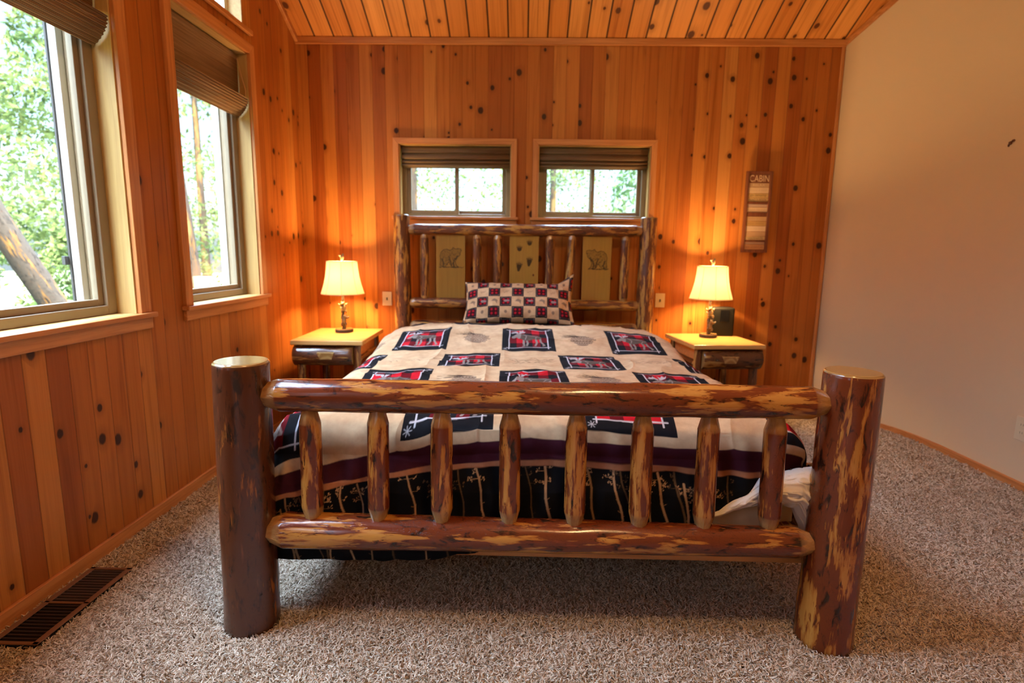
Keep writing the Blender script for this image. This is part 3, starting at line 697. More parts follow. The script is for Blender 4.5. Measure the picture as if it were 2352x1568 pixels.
TAN = (.60, .41, .24); BLK = (.012, .011, .013); RED = (.50, .012, .022); MAR = (.055, .012, .022); DRED = (.13, .008, .012); TWIG = (.60, .58, .62)
def panel(c, x0, y0, w, h, k, rg, mt=.13):
    """one quilt block: black border, twig frame, buffalo plaid, animal.  y grows towards the headboard"""
    c.rect(x0, x0+w, y0, y0+h, BLK); mx, my = w*mt, h*mt; X0, X1, Y0, Y1 = x0+mx, x0+w-mx, y0+my, y0+h-my
    n = 5; cw = (X1-X0)/n; ch = (Y1-Y0)/4
    for i in range(n):
        for j in range(4):
            a, b_ = (i+k) % 2, (j+k) % 2
            c.rect(X0+i*cw, X0+(i+1)*cw, Y0+j*ch, Y0+(j+1)*ch, RED if a and b_ else (BLK if not (a or b_) else DRED))
    if k % 3 != 2: moose(c, X0+cw*.2, Y0+ch*.2, (X1-X0)*.9, (Y1-Y0)*.9, k % 2 == 1 and False)
    else:
        c.poly(tf(BEAR, X0+cw*.6, Y0+ch*.5, (X1-X0)*.75, (Y1-Y0)*.6), (.13, .09, .075)); c.line(tf(BEAR+BEAR[:1], X0+cw*.6, Y0+ch*.5, (X1-X0)*.75, (Y1-Y0)*.6), .004, (.32, .25, .22))
    e = w*.045; tw = w*.018
    for (p, q) in (((X0-e, Y0), (X1+e, Y0+e*.3)), ((X0-e, Y1+e*.3), (X1+e, Y1)), ((X0, Y0-e), (X0+e*.2, Y1+e)), ((X1, Y0-e), (X1-e*.2, Y1+e))):
        pts = [(p[0]+(q[0]-p[0])*t/5+rg.uniform(-1, 1)*tw*.5, p[1]+(q[1]-p[1])*t/5+rg.uniform(-1, 1)*tw*.5) for t in range(6)]; c.line(pts, tw, TWIG)
    for sx, sy in ((X0-mx*.5, Y0-my*.45), (X1+mx*.5, Y1+my*.45)):
        for q in range(7): a = q/7*2*PI; c.line([(sx, sy), (sx+mx*.35*math.cos(a), sy+my*.3*math.sin(a))], tw*.4, (.5, .5, .52))
def cone(c, x, y, s_, rg, kind=0):
    ink = (.06, .04, .03)
    if kind == 0:       # pine cone with needles
        c.ell(x, y, s_*.34, s_*.36, (.30, .20, .14), .6)
        for r_ in range(8):
            ww = s_*.36*math.sin(PI*(r_+1)/9.0); yy = y-s_*.32+r_*s_*.09
            for q in range(-3, 4):
                xx = x+(q+.5*(r_ % 2))*ww/3.3; c.ell(xx, yy, s_*.055, s_*.045, ink, .65); c.ell(xx, yy+s_*.018, s_*.036, s_*.024, (.42, .30, .21), .8)
        for q in range(26):
            a = rg.uniform(1.7, 3.6); l_ = s_*rg.uniform(.3, .6); c.line([(x-s_*.06, y+s_*.25), (x-s_*.06+l_*math.cos(a), y+s_*.25+l_*.45*math.sin(a))], s_*.015, ink, .6)
    else:               # sketched flying geese
        for q in range(2):
            ox, oy = x+(q-.5)*s_*.55, y+(q-.5)*s_*.15
            for P in ([(-.30, .10), (-.05, .02), (.10, .18), (.36, .22), (.14, .06), (.26, -.04), (.02, -.08), (-.30, .10)], [(-.05, .02), (-.12, .22), (-.28, .26)], [(-.02, -.06), (-.18, -.20), (.0, -.16), (.1, -.05)], [(.1, .1), (.3, .16)]):
                c.line([(ox+a*s_, oy+b_*s_) for a, b_ in P], s_*.014, ink, .8)

# ------------------------------------------------------------------ MATTRESS, BOX SPRING, COMFORTER, SHEET
def softbox(name, x, y, z, r, mat, label, cat, seg=5):
    b = MB(); b.box(x, y, z); o = b.build(name, mat, None, bevel=r, seg=seg, smooth=True); return tag(o, label, cat)
softbox('box_spring', (-.73, .80), (1.535, 3.44), (.198, .345), .02, M_box, 'beige box spring under the mattress, seen through the right spindles', 'box spring')
softbox('mattress', (-.715, .785), (1.55, 3.44), (.348, .540), .05, M_matt, 'pale mattress on the box spring under the plaid comforter', 'mattress')

def comforter():
    rg = random.Random(3)
    s = np.arange(-1.18, 1.1801, .0019)
    T = np.concatenate([np.arange(-1.86, -.10, .0038), np.arange(-.10, .46, .0019)])      # T=0 : start of foot shoulder, y=1.60
    nu, nv = len(s), len(T); SS, TT = np.meshgrid(s, T)
    # ---- print.  canvas V axis: -T (towards head)
    bend = np.interp(s, [-.85, -.70, -.55, -.30, 0, .32, .57, .70, .80, 1.0], [.13, .085, .055, .015, 0, .007, .012, .018, .03, .10])
    c = Canvas(s, T, TAN)
    cv = c
    class Flip:      # draw with y up = towards head  (v = -T)
        pass
    def P(x0, ytop, k): pass
    c2 = Canvas(s, -T[::-1], TAN)
    cols = [-1.055, -.527, 0.0, .527, 1.055]; k = 0
    rows = [(2.60, 0), (2.24, 1), (1.88, 0), (1.52, 1)]       # bottom y of blocks
    for yb, odd in rows:
        v0 = yb-1.60
        for cx in cols:
            cx = cx+(-.265 if odd else 0)+.01; k += 1
            panel(c2, cx-.130, v0, .260, .31, (k*5+int(yb*10)) % 7, rg)
            cone(c2, cx+.265, v0+.15, .17, rg, 0 if not odd else 1)
    # foot border drawn with sag
    col = c2.c[::-1].copy()
    B = bend[None, :]; TE = TT-B*np.clip((TT+.05)/.15, 0, 1)
    # resample upper print with the sag so that the blocks follow it
    jf = np.clip(np.interp(TE.ravel(), T, np.arange(nv)), 0, nv-1.001).reshape(TE.shape); jj = jf.astype(int); jf = (jf-jj)[..., None]; ii = np.broadcast_to(np.arange(nu)[None, :], TE.shape); col = col[jj, ii]*(1-jf)+col[np.minimum(jj+1, nv-1), ii]*jf
    for e_, k_ in ((.108, MAR), (.163, (.42, .19, .10)), (.177, (.0065, .0075, .0105))):
        m_ = np.clip((TE-e_)/.0028+.5, 0, 1)[..., None]; col = (col*(1-m_)+np.array(k_, np.float32)*m_).astype(np.float32)
    # pale trees on the dark border
    cb = Canvas(s, np.arange(0, .34, .0015), (0, 0, 0)); x = -.98
    while x < .98:
        x += rg.choice([.022, .03, .05, .07, .10]); b_ = rg.choice([1, 1, 1, .6, .3]); cc = (.46*b_, .30*b_, .17*b_); tx = x; pts = []; top = rg.choice([0, 0, .004, .03])
        lean = rg.uniform(.02, .09)
        for q in range(12): pts.append((tx+q/11*lean+.004*math.sin(q*1.3+x*40), top+q*.029))
        cb.line(pts, rg.uniform(.0036, .0072), cc, 1, .0013)
        for q in range(rg.choice([3, 5, 8])):
            t_ = rg.uniform(0, .05); bx_, by_ = tx+(t_/.32)*lean, top+t_; sgn = rg.choice([-1, 1]); L_ = rg.uniform(.008, .03)
            cb.line([(bx_, by_), (bx_+sgn*L_*.7, by_+.001), (bx_+sgn*L_, by_-.006)], .0011, cc, 1, .0005)
            for q2 in range(3): cb.ell(bx_+sgn*L_*rg.uniform(.5, 1.1), by_+rg.uniform(-.009, .005), .0028, .0018, cc, 1, rg.uniform(0, 3))
        for q in range(6):
            t_ = rg.uniform(.08, .3); cb.line([(tx+(t_/.32)*lean, t_), (tx+(t_/.32)*lean+rg.choice([-1, 1])*.007, t_-.004)], .0012, cc, 1, .0005)
    sel = TE > .177; jb = np.clip(((TE-.177)/.0015).astype(int), 0, cb.c.shape[0]-1); jr = np.clip((TE-.177)/.0015, 0, cb.c.shape[0]-1.01); jb = jr.astype(int); jr = (jr-jb)[..., None]; add = cb.c[jb, ii]*(1-jr)+cb.c[jb+1, ii]*jr; fade = np.clip(1-(TE-.177)/.9, .3, 1)[..., None]
    al = np.clip(add.max(-1)/.16, 0, 1)[..., None]*sel[..., None]; col = (col*(1-al)+add*fade*al).astype(np.float32)
    # head-end hem: dark underside folded over
    hem = TT < np.where((SS > -.42) & (SS < .32), -1.50-.03*np.sin(SS*7+1.2), -1.79); col[hem] = (.02, .02, .028)
    # ---- shape
    hw, R = .675, .115; a = np.abs(SS); arc = R*PI/2
    ang = np.clip((a-hw)/R, 0, PI/2); xs = np.minimum(a, hw)+R*np.sin(ang); dz1 = R*(1-np.cos(ang))+np.clip(a-hw-arc, 0, None); xs = xs+.10*np.clip(a-hw-arc, 0, None)
    R2 = .095; ang2 = np.clip(TT/R2, 0, PI/2); yy = 1.60-np.clip(TT, None, 0)*1.0-R2*np.sin(ang2); arc2 = R2*PI/2
    dz2 = R2*(1-np.cos(ang2))+np.clip(TT-arc2, 0, None)
    yy = yy-.02*np.clip(TT-arc2, 0, .1)/.1
    y0 = np.clip(1.60-TT, 1.6, None)
    cx = .045*(3.45-y0)/1.95
    X = np.sign(SS)*xs+cx
    st = lambda v, p, q: (lambda t: t*t*(3-2*t))(np.clip((v-p)/(q-p), 0, 1))
    top = .567+.010*(1-(SS/.8)**2)
    hump = .074*st(y0, 2.50, 2.93)*(1-.60*st(y0, 3.00, 3.40))*(1-.35*st(a, .45, .80))
    W1_ = vnoise(SS.shape, (14, 9), 5); W2_ = vnoise(SS.shape, (30, 26), 6); W3_ = vnoise(SS.shape, (70, 60), 8); W4_ = vnoise(SS.shape, (16, 60), 9)
    wr_ = .005*W1_+.0030*W2_+.0016*W3_
    ridge = (1-np.abs(vnoise(SS.shape, (22, 7), 15)))**5*.010; ridge2 = (1-np.abs(vnoise(SS.shape, (8, 20), 17)))**6*.008
    dz = np.sqrt(dz1**2+dz2**2)*.35+np.maximum(dz1, dz2)*.65
    Z = top+hump+(wr_+ridge+ridge2-.004)*(1-.5*np.clip(dz/.1, 0, 1))-dz
    # round the bunched corners
    cor = np.clip(dz1/.1, 0, 1)*np.clip(dz2/.1, 0, 1)
    X = X-np.sign(SS)*cor*.035; yy = yy+cor*.035
    # bottom hem of the foot drop, lifted at right
    zb = np.interp(X, [-.9, -.70, -.32, -.18, 0, .30, .40, .48, .56, .62, .67, .72, .80, .86], [.165, .155, .160, .185, .215, .262, .282, .305, .335, .375, .418, .437, .448, .440])+.004*np.sin(X*60)
    foot = st(TT, .02, .10); side_b = .20
    zmin = zb*foot+(side_b)*(1-foot); exc = np.clip(zmin-Z, 0, None)
    puff = np.sin(np.clip((TT-arc2)/.30, 0, 1)*PI)*foot
    yy = yy-.012*puff*(1+.8*W4_)-foot*.004*W4_; yy = yy+np.minimum(exc*.5, .022)-.016*foot*np.clip((-.12-X)/.2, 0, 1)
    Z = np.maximum(Z, zmin)+np.minimum(exc, .02)*.6
    side = (1-foot)*np.clip((a-hw-arc)/.1, 0, 1); X = X+np.sign(SS)*side*.012*vnoise(SS.shape, (26, 6), 22)
    o = gridmesh('comforter', X, yy, Z, col, M_print, flipn=True)
    return tag(o, 'tan comforter printed with red plaid moose blocks and a dark birch border', 'comforter')
comf = comforter()

def sheet():
    nu, nv = 260, 130; u = np.linspace(0, 1, nu); v = np.linspace(0, 1, nv); U, V = np.meshgrid(u, v)
    X0 = .40+.455*U
    top = np.interp(X0, [.40, .48, .56, .62, .67, .72, .77, .82, .855], [.284, .310, .342, .384, .430, .446, .462, .470, .44])
    bot = np.interp(X0, [.40, .48, .56, .60, .66, .72, .765, .80, .83, .855], [.270, .288, .315, .336, .350, .360, .350, .272, .262, .285])
    Z = top*(1-V)+bot*V
    belly = np.sin(PI*V)**.7; w = np.interp(U[0], [0, .3, .6, .8, 1], [.004, .012, .028, .044, .020])[None, :]
    Y = 1.494-w*belly
    fold = np.sin((V*2.1+U*2.6)*PI*1.1+1.8*np.sin(U*5))*.5+.5; amp = np.interp(U[0], [0, .35, .7, .85, 1], [.001, .004, .009, .016, .006])[None, :]
    n1 = vnoise(U.shape, (7, 12), 31); n2 = (1-np.abs(vnoise(U.shape, (6, 9), 33)))**4; n3 = (1-np.abs(vnoise(U.shape, (12, 16), 34)))**5
    Y = Y-amp*fold*belly-.010*n2*belly*np.clip(U*2-.6, 0, 1)-.006*n3*np.clip(U*2-.4, 0, 1)-.004*n1*U
    Y = Y+np.clip(V-.86, 0, 1)*.10*(U < .76)
    Z = Z+.010*n1*np.clip(U-.5, 0, 1)*2*belly
    X = X0+.012*n1*np.clip(U-.5, 0, 1)*belly
    o = gridmesh('bed_sheet', X, Y, Z, None, M_sheet)
    sm = o.modifiers.new('thickness', 'SOLIDIFY'); sm.thickness = .0025; sm.offset = -1
    return tag(o, 'crumpled white bed sheet pulled out at the right foot corner of the mattress', 'sheet')
sheet()

def pillow():
    rg = random.Random(9); nu, nv = 300, 170; w, h, t = .665, .290, .150
    u = np.linspace(-1, 1, nu); v = np.linspace(-1, 1, nv); U, V = np.meshgrid(u, v)
    root = empty('throw_pillow', (-.030, 3.335, .640), 'small pillow in moose checker print leaning on the headboard', 'pillow')
    pinch = 1-.055*(1-np.abs(V)**2)*np.abs(U)**3; pv = 1-.09*(1-np.abs(U)**2.2)*np.abs(V)**3
    X = U*w/2*pinch; Y = V*h/2*pv
    prof = ((1-np.abs(U)**3.2)*(1-np.abs(V)**2.8)).clip(0)**.75
    wr = vnoise(U.shape, (8, 14), 41)*.006+(1-np.abs(vnoise(U.shape, (6, 16), 43)))**5*.008*np.clip(np.hypot(U, V)-.4, 0, 1)
    # print
    c = Canvas(np.linspace(-w/2, w/2, nu), np.linspace(-h/2, h/2, nv), TAN); cw, ch = .0700, .0640; k = 0
    for j in range(-1, 8):
        for i in range(-1, 14):
            x0 = -w/2+.012+i*cw; y0 = -h/2+.020+j*ch
            if (i+j) % 2 == 0:
                c.rect(x0, x0+cw*.98, y0, y0+ch*.98, BLK); c.rect(x0+.006, x0+cw-.007, y0+.006, y0+ch-.007, (.10, .09, .10)); c.rect(x0+.009, x0+cw-.010, y0+.009, y0+ch-.010, (.05, .01, .012))
                for a, b_ in ((.32, .35), (.68, .35), (.32, .68), (.68, .68)): c.ell(x0+cw*a, y0+ch*b_, .0072, .0072, (.42, .015, .03))
                if j % 2: c.poly(tf(MOOSE_B, x0+.012, y0+.012, cw-.02, ch-.02), (.30, .24, .24))
                for a, b_ in ((.12, .12), (.88, .12), (.12, .88), (.88, .88)): c.ell(x0+cw*a, y0+ch*b_, .0025, .0025, (.25, .25, .28))
            else:
                kd = j % 3
                if kd == 0: c.ell(x0+cw*.5, y0+ch*.5, .009, .010, (.16, .12, .10), .8)
                elif kd == 1: c.poly(tf([(.25, .5), (.5, .75), (.8, .6), (.75, .2), (.6, .45)], x0, y0, cw, ch), (.17, .13, .11), .8)
                else: cone(c, x0+cw*.5, y0+ch*.5, .030, rg, 1)
    # bake tilt into the mesh: leaning back 52 deg, one raised corner at top right
    ca, sa = math.cos(math.radians(54)), math.sin(math.radians(54)); lift = .058*np.clip(U-.72, 0, 1)/.28*np.clip(V-.3, 0, 1)/.7
    for side, nm in ((1, 'front_cover'), (-1, 'back_cover')):
        Dp = side*(t*prof*.5+wr*(prof > .02)) if side > 0 else -t*.5*prof
        yv = Y*1.0
        WX = X-.030; WY = 3.335+yv*ca-Dp*sa+0*lift; WZ = .640+.108+yv*sa+Dp*ca+lift
        gridmesh(nm, WX, WY, WZ, c.c, M_print, root, flipn=(side < 0))
pillow()

# ------------------------------------------------------------------ HEADBOARD PANELS with burned drawings
def inkmat():
    t = NT('panel_pine', .35); a = t.n('ShaderNodeAttribute', attribute_name='print'); x = t.sep(t.coord())
    oi = t.n('ShaderNodeObjectInfo'); st = t.math('FLOOR', t.math('ADD', t.math('MULTIPLY', x[0], 17), t.math('MULTIPLY', oi.outputs['Random'], 9)))
    wn2 = t.n('ShaderNodeTexWhiteNoise', noise_dimensions='1D'); t.l(st, wn2.inputs['W'])
    g = t.noise(t.comb(t.math('MULTIPLY', x[0], 70), 0, t.math('MULTIPLY', x[2], 4)), 1, 3, .5)
    base = t.ramp(wn2.outputs['Value'], [(0, (.27, .14, .020)), (.5, (.35, .19, .028)), (1, (.35, .16, .028))]); base = t.mix(.4, base, t.ramp(g, [(.3, (.7, .65, .5)), (.7, (1.1, 1.1, 1.1))]), 'MULTIPLY')
    t.base(t.mix(1, base, a.outputs['Color'], 'MULTIPLY')); return t.m
M_panel = inkmat()
def headpanel(x0, x1, kind):
    z0, z1 = .735, 1.175; w, h = x1-x0, z1-z0; nu, nv = 150, 360; U = np.linspace(x0, x1, nu); V = np.linspace(z0, z1, nv); c = Canvas(U, V, (1, 1, 1)); rg = random.Random(kind)
    ink = (.03, .016, .012)
    if kind == 0: bear(c, x0+.020, .945, w-.042, .140, False, rg, ink)
    elif kind == 2: bear(c, x0+.020, .945, w-.042, .140, True, rg, ink)
    else:
        for px, py, s_, lg in ((.125, 1.100, .036, .35), (.062, 1.064, .036, .35), (.125, .990, .040, 1.25), (.060, .958, .040, 1.25)): paw(c, x0+px, py, s_, -.12 if lg > 1 else .0, lg)
        c.ell(x0+.152, .908, .006, .008, (.25, .05, .03))
    r = box('head_panel', M_panel, bed, (x0, x1), (YH-.004, YH+.014), (z0, z1), .0)
    a = r.data.attributes.new('print', 'FLOAT_COLOR', 'POINT'); a.data.foreach_set('color', [1.0]*4*len(r.data.vertices))
    X, Z = np.meshgrid(U, V); o = gridmesh('burned_drawing', X, np.full_like(X, YH-.0048), Z, c.c, M_panel, r)
    o.data.flip_normals() if o.data.polygons[0].normal.y > 0 else None
    o['label'] = ['burned walking bear drawing facing right', 'four burned bear paw prints', 'burned walking bear drawing facing left'][kind]
headpanel(-.560, -.377, 0); headpanel(-.094, .089, 1); headpanel(.368, .548, 2)

# ------------------------------------------------------------------ NIGHTSTANDS
def nightstand(x, y, rot, w, d, mir, label):
    r = empty('nightstand', (0, 0, 0), label, 'nightstand', 'log nightstands beside the bed'); zt = .540
    b = MB(); b.box((-w/2, w/2), (-d/2, d/2), (zt-.026, zt)); b.build('table_top', M_pinetop, r, bevel=.004, own=True)
    s = mir
    for sx in (-1, 1):
        for sy in (-1, 1):
            o = log('leg', (sx*(w/2-.040)+.004*sx, sy*(d/2-.045), FL), (sx*(w/2-.046), sy*(d/2-.045), zt-.024), .026, .023, M_log_ns, r, seed=70+sx+3*sy+int(x*9), seg=18, rough=1.6)
    # drawer box with half-log front
    b = MB(); b.box((-w/2+.045, w/2-.045), (-d/2+.05, d/2-.06), (zt-.135, zt-.030)); b.build('drawer_case', M_trim['X'], r, bevel=.003, own=True)
    for sx in (-1, 1): log('side_rail', (sx*(w/2-.045), -d/2+.06, .16), (sx*(w/2-.045), d/2-.06, .16), .018, .018, M_log_ns, r, taper=.02, seed=90+sx, seg=14)
    for sx in (-1, 1): log('side_rail', (sx*(w/2-.045), -d/2+.06, .42), (sx*(w/2-.045), d/2-.06, .42), .020, .020, M_log_ns, r, taper=.02, seed=96+sx, seg=14)
    x0, x1 = (-w/2+.012, w/2-.062) if s > 0 else (-w/2+.062, w/2-.012)
    fr = log('drawer', (x0, -d/2+.052, zt-.090), (x1, -d/2+.052, zt-.090), .062, .060, M_log_ns, r, seed=100+s, seg=36, rough=1.2)
    xm = (x0+x1)/2+.02*s
    b = MB(); hw_, yy = .050, -d/2-.012
    b.add([(xm-hw_, yy, zt-.068), (xm+hw_, yy, zt-.068), (xm+hw_*.7, yy+.004, zt-.108), (xm-hw_*.7, yy+.004, zt-.108), (xm-hw_, yy+.03, zt-.060), (xm+hw_, yy+.03, zt-.060), (xm+hw_*.7, yy+.03, zt-.115), (xm-hw_*.7, yy+.03, zt-.115)],
          [(0, 3, 2, 1), (4, 5, 6, 7), (0, 1, 5, 4), (1, 2, 6, 5), (2, 3, 7, 6), (3, 0, 4, 7)])
    hd = b.build('handle', M_end, None, bevel=.003); hd.parent = fr; hd.matrix_parent_inverse = (Matrix.Translation(fr.location) @ fr.rotation_quaternion.to_matrix().to_4x4()).inverted()
    r.location = (x, y, 0); r.rotation_euler = (0, 0, rot); return r
nightstand(-1.125, 3.350, .028, .412, .53, 1, 'log nightstand between the left cedar wall and the bed')
nightstand(1.165, 3.400, .105, .428, .47, -1, 'log nightstand right of the bed, under the cabin sign')

# ------------------------------------------------------------------ TABLE LAMPS
def shadetex():
    m = bpy.data.materials.new('lamp_shade_cloth'); m.use_nodes = True; t = m.node_tree; t.nodes.clear()
    o = t.nodes.new('ShaderNodeOutputMaterial'); d = t.nodes.new('ShaderNodeBsdfDiffuse'); tr = t.nodes.new('ShaderNodeBsdfTranslucent'); x = t.nodes.new('ShaderNodeMixShader')
    d.inputs[0].default_value = (.90, .80, .60, 1); tr.inputs[0].default_value = (1, .88, .72, 1); x.inputs[0].default_value = .82
    t.links.new(d.outputs[0], x.inputs[1]); t.links.new(tr.outputs[0], x.inputs[2]); t.links.new(x.outputs[0], o.inputs[0]); return m
M_shade = shadetex()
M_seam = plain('shade_piping', (.55, .40, .22), .8)
M_resin = wood('painted_resin', (.06, .035, .02), (.17, .11, .055), .45, 'Z', .6)
M_resin_l = plain('golden_resin', (.27, .18, .075), .45)
M_bulb = NT('lit_bulb'); M_bulb.b.inputs['Emission Color'].default_value = (1, .72, .38, 1); M_bulb.b.inputs['Emission Strength'].default_value = 30; M_bulb = M_bulb.m
def table_lamp(x, y, z, rot, label):
    r = empty('table_lamp', (0, 0, 0), label, 'lamp', 'lit bedside lamps')
    b = MB(); b.lathe([(.050, 0), (.053, .004), (.053, .017), (.050, .020)], 28, fn=lambda a, z_: 1+.05*math.sin(2*a+.5)+.03*math.sin(5*a)); b.build('base_bark', plain('bark_rim', (.035, .018, .010), .8), r, own=True, smooth=False)
    b = MB(); b.lathe([(.0505, .0195), (.050, .0225), (.001, .0228)], 28, fn=lambda a, z_: 1+.05*math.sin(2*a+.5)+.03*math.sin(5*a)); b.build('base_top', M_end, r, own=True)
    # branch stem with two climbing bear cubs
    b = MB(); b.sweep([(0, 0, .02), (.004, 0, .05), (-.006, .002, .10), (.004, 0, .15), (-.002, 0, .20), (0, 0, .235)], [.013, .010, .009, .0085, .009, .007], 12)
    for a, zz, l_ in ((.6, .085, .025), (2.8, .14, .022), (-.4, .165, .03)): b.sweep([(0, 0, zz), (math.cos(a)*l_, math.sin(a)*l_*.4, zz+.018)], [.005, .003], 8)
    b.build('stem', M_resin, r, own=True, smooth=True)
    for (cx, cz, s_, mt, f) in ((.002, .075, 1.0, M_resin, 1), (.004, .155, .95, M_resin_l, -1)):
        b = MB(); yf = -.016
        b.ball((cx, yf, cz), (.015*s_, .013*s_, .022*s_)); b.ball((cx+.006*f, yf-.006, cz+.026), (.011*s_, .011*s_, .0105*s_)); b.ball((cx+.014*f, yf-.012, cz+.024), (.006, .006, .005))
        for q in (-1, 1):
            b.ball((cx+.006*f+q*.008, yf-.002, cz+.036), .004, 8, 6)
            b.sweep([(cx+q*.010, yf, cz+.012), (cx+q*.020+.006*f, yf-.008, cz+.018), (cx+q*.022+.010*f, yf-.006, cz+.026)], [.006, .005, .0045], 8)
            b.sweep([(cx+q*.008, yf, cz-.014), (cx+q*.014, yf-.008, cz-.022), (cx+q*.012, yf-.002, cz-.032)], [.0075, .006, .005], 8)
        b.build('bear_figure', mt, r, own=True, smooth=True)
    b = MB(); b.lathe([(.012, .232), (.014, .240), (.012, .275), (.011, .29)], 16); b.build('socket', M_resin_l, r, own=True, smooth=True)
    b = MB(); b.ball((0, 0, .345), (.024, .024, .032), 16, 12); b.build('bulb', M_bulb, r, own=True, smooth=True)
    # bell shade, softly eight-sided
    prof = [(.131, .240), (.124, .262), (.112, .300), (.102, .345), (.095, .395), (.0915, .440)]
    def sq(a, z_): k = (a % (PI/4))-PI/8; return (1-.035*(1-math.cos(k*8))*.0)*(1-.030*(math.cos(8*a)*.5+.5)) 
    vs = MB(); n = 96; pv = []
    zz = np.linspace(.240, .440, 22); rr = np.interp(zz, [p_[1] for p_ in prof], [p_[0] for p_ in prof]); rr = [float(v) for v in rr]
    vs.lathe(list(zip(rr, [float(v) for v in zz])), n, fn=lambda a, z_: 1-.035*abs(math.sin(4*a))); vs.f = vs.f[:-2]; vs.m = vs.m[:-2]
    sh = vs.build('lamp_shade', M_shade, r, own=True, smooth=True); so = sh.modifiers.new('th', 'SOLIDIFY'); so.thickness = .0012
    pb_ = MB()
    for k in range(8): a = k*PI/4; pb_.sweep([(math.cos(a)*(q+.0008), math.sin(a)*(q+.0008), float(z_)) for q, z_ in zip(rr, zz)], .0010, 6)
    for zq, rq in ((.240, .131), (.440, .0915)): pb_.sweep([(math.cos(a_)*rq*(1-.035*abs(math.sin(4*a_))), math.sin(a_)*rq*(1-.035*abs(math.sin(4*a_))), zq) for a_ in np.linspace(0, 2*PI, 97)], .0018, 6)
    pb_.build('shade_piping', M_seam, sh, own=True, smooth=True)
    b = MB(); b.sweep([(0, 0, .29), (.034, 0, .32), (.036, 0, .38), (.014, 0, .435), (0, 0, .437)], .0012, 6); b.sweep([(0, 0, .29), (-.034, 0, .32), (-.036, 0, .38), (-.014, 0, .435), (0, 0, .437)], .0012, 6)
    for k in range(4): a = k*PI/2+.3; b.sweep([(0, 0, .437), (math.cos(a)*.090, math.sin(a)*.090, .437)], .0012, 6)
    b.build('harp', M_resin_l, r, own=True)
    b = MB(); b.sweep([(0, 0, .437), (0, 0, .452), (.003, 0, .462), (.009, 0, .488)], [.004, .009, .010, .005], 10); b.sweep([(.0, 0, .458), (-.010, 0, .474)], [.006, .005], 8); b.ball((-.011, 0, .477), .007, 8, 6); b.build('finial', M_resin_l, r, own=True, smooth=True)
    r.location = (x, y, z); r.rotation_euler = (0, 0, rot)
    l_ = light('lamp_glow', 'POINT', (x, y, z+.345), LAMP_W, LAMP_C, shadow_soft_size=.05)
    return r
LAMP_W = 56; LAMP_C = (1, .60, .25)
table_lamp(-1.128, 3.440, .5405, .25, 'lit lamp with bear-cub stem and cream bell shade on the left nightstand')
table_lamp(1.160, 3.470, .5405, -.10, 'lit lamp with bear-cub stem and cream bell shade beside the black speaker')

# ------------------------------------------------------------------ BLACK SPEAKER
sp = empty('speaker', (1.262, 3.565, .5405), 'black box speaker with a dark square front, behind the right lamp', 'speaker')
b = MB(); b.box((1.192, 1.335), (3.515, 3.610), (.5405, .722)); b.build('cabinet', M_blackplastic, sp, bevel=.012, seg=4, smooth=True)
box('front_display', M_blackglass, sp, (1.243, 1.297), (3.5115, 3.5145), (.632, .708), .001)
box('base_foot', M_blackglass, sp, (1.200, 1.327), (3.520, 3.605), (.5405, .5425), .0)

# ------------------------------------------------------------------ WALL PLATES
def plate(name, label, cat, mp, a, z, w=.062, h=.092, kind='toggle', grp=None):
    ctr = mp(a, z, 0); r = empty(name, ctr, label, cat, grp)
    def bx(nm, a0, a1, z0, z1, c0, c1, mat, root=r, bev=.001):
        p0 = mp(a0, z0, c0); p1 = mp(a1, z1, c1); return box(nm, mat, root, (p0[0], p1[0]), (p0[1], p1[1]), (p0[2], p1[2]), bev)
    bx('cover_plate', a-w/2, a+w/2, z-h/2, z+h/2, 0, .005, M_ivory, bev=.0015)
    if kind == 'toggle': bx('toggle', a-.004, a+.004, z-.010, z+.008, .005, .013, M_slot)
    else:
        for dz in (-.019, .019):
            f = bx('receptacle', a-.016, a+.016, z+dz-.014, z+dz+.014, .005, .0065, M_ivory)
            for da in (-.006, .006): bx('slot', a+da-.001, a+da+.001, z+dz-.003, z+dz+.006, .0065, .0069, M_slot, f, .0)
mback = lambda a, z, c: (a, D-c, z); mright = lambda a, z, c: (XB-c, a, z)
plate('light_switch', 'ivory switch plate on the cedar wall left of the bed', 'switch', mback, -.909, .735)
plate('light_switch', 'ivory switch plate on the cedar wall right of the bed', 'switch', mback, .897, .750)
plate('wall_outlet', 'ivory double outlet low on the white right wall', 'outlet', mright, 2.530, .270, .07, .112, 'outlet')
b = MB(); b.sweep([(XB, 2.83, 1.602), (XB-.006, 2.828, 1.598), (XB-.010, 2.822, 1.590)], [.006, .008, .003], 8); b.ball((XB-.004, 2.815, 1.606), (.004, .010, .006), 8, 6); b.ball((XB-.004, 2.838, 1.588), (.004, .006, .008), 8, 6)
tag(b.build('wall_hook', plain('brown_hook', (.12, .04, .02), .6)), 'tiny brown hook on the white right wall, high up', 'hook')

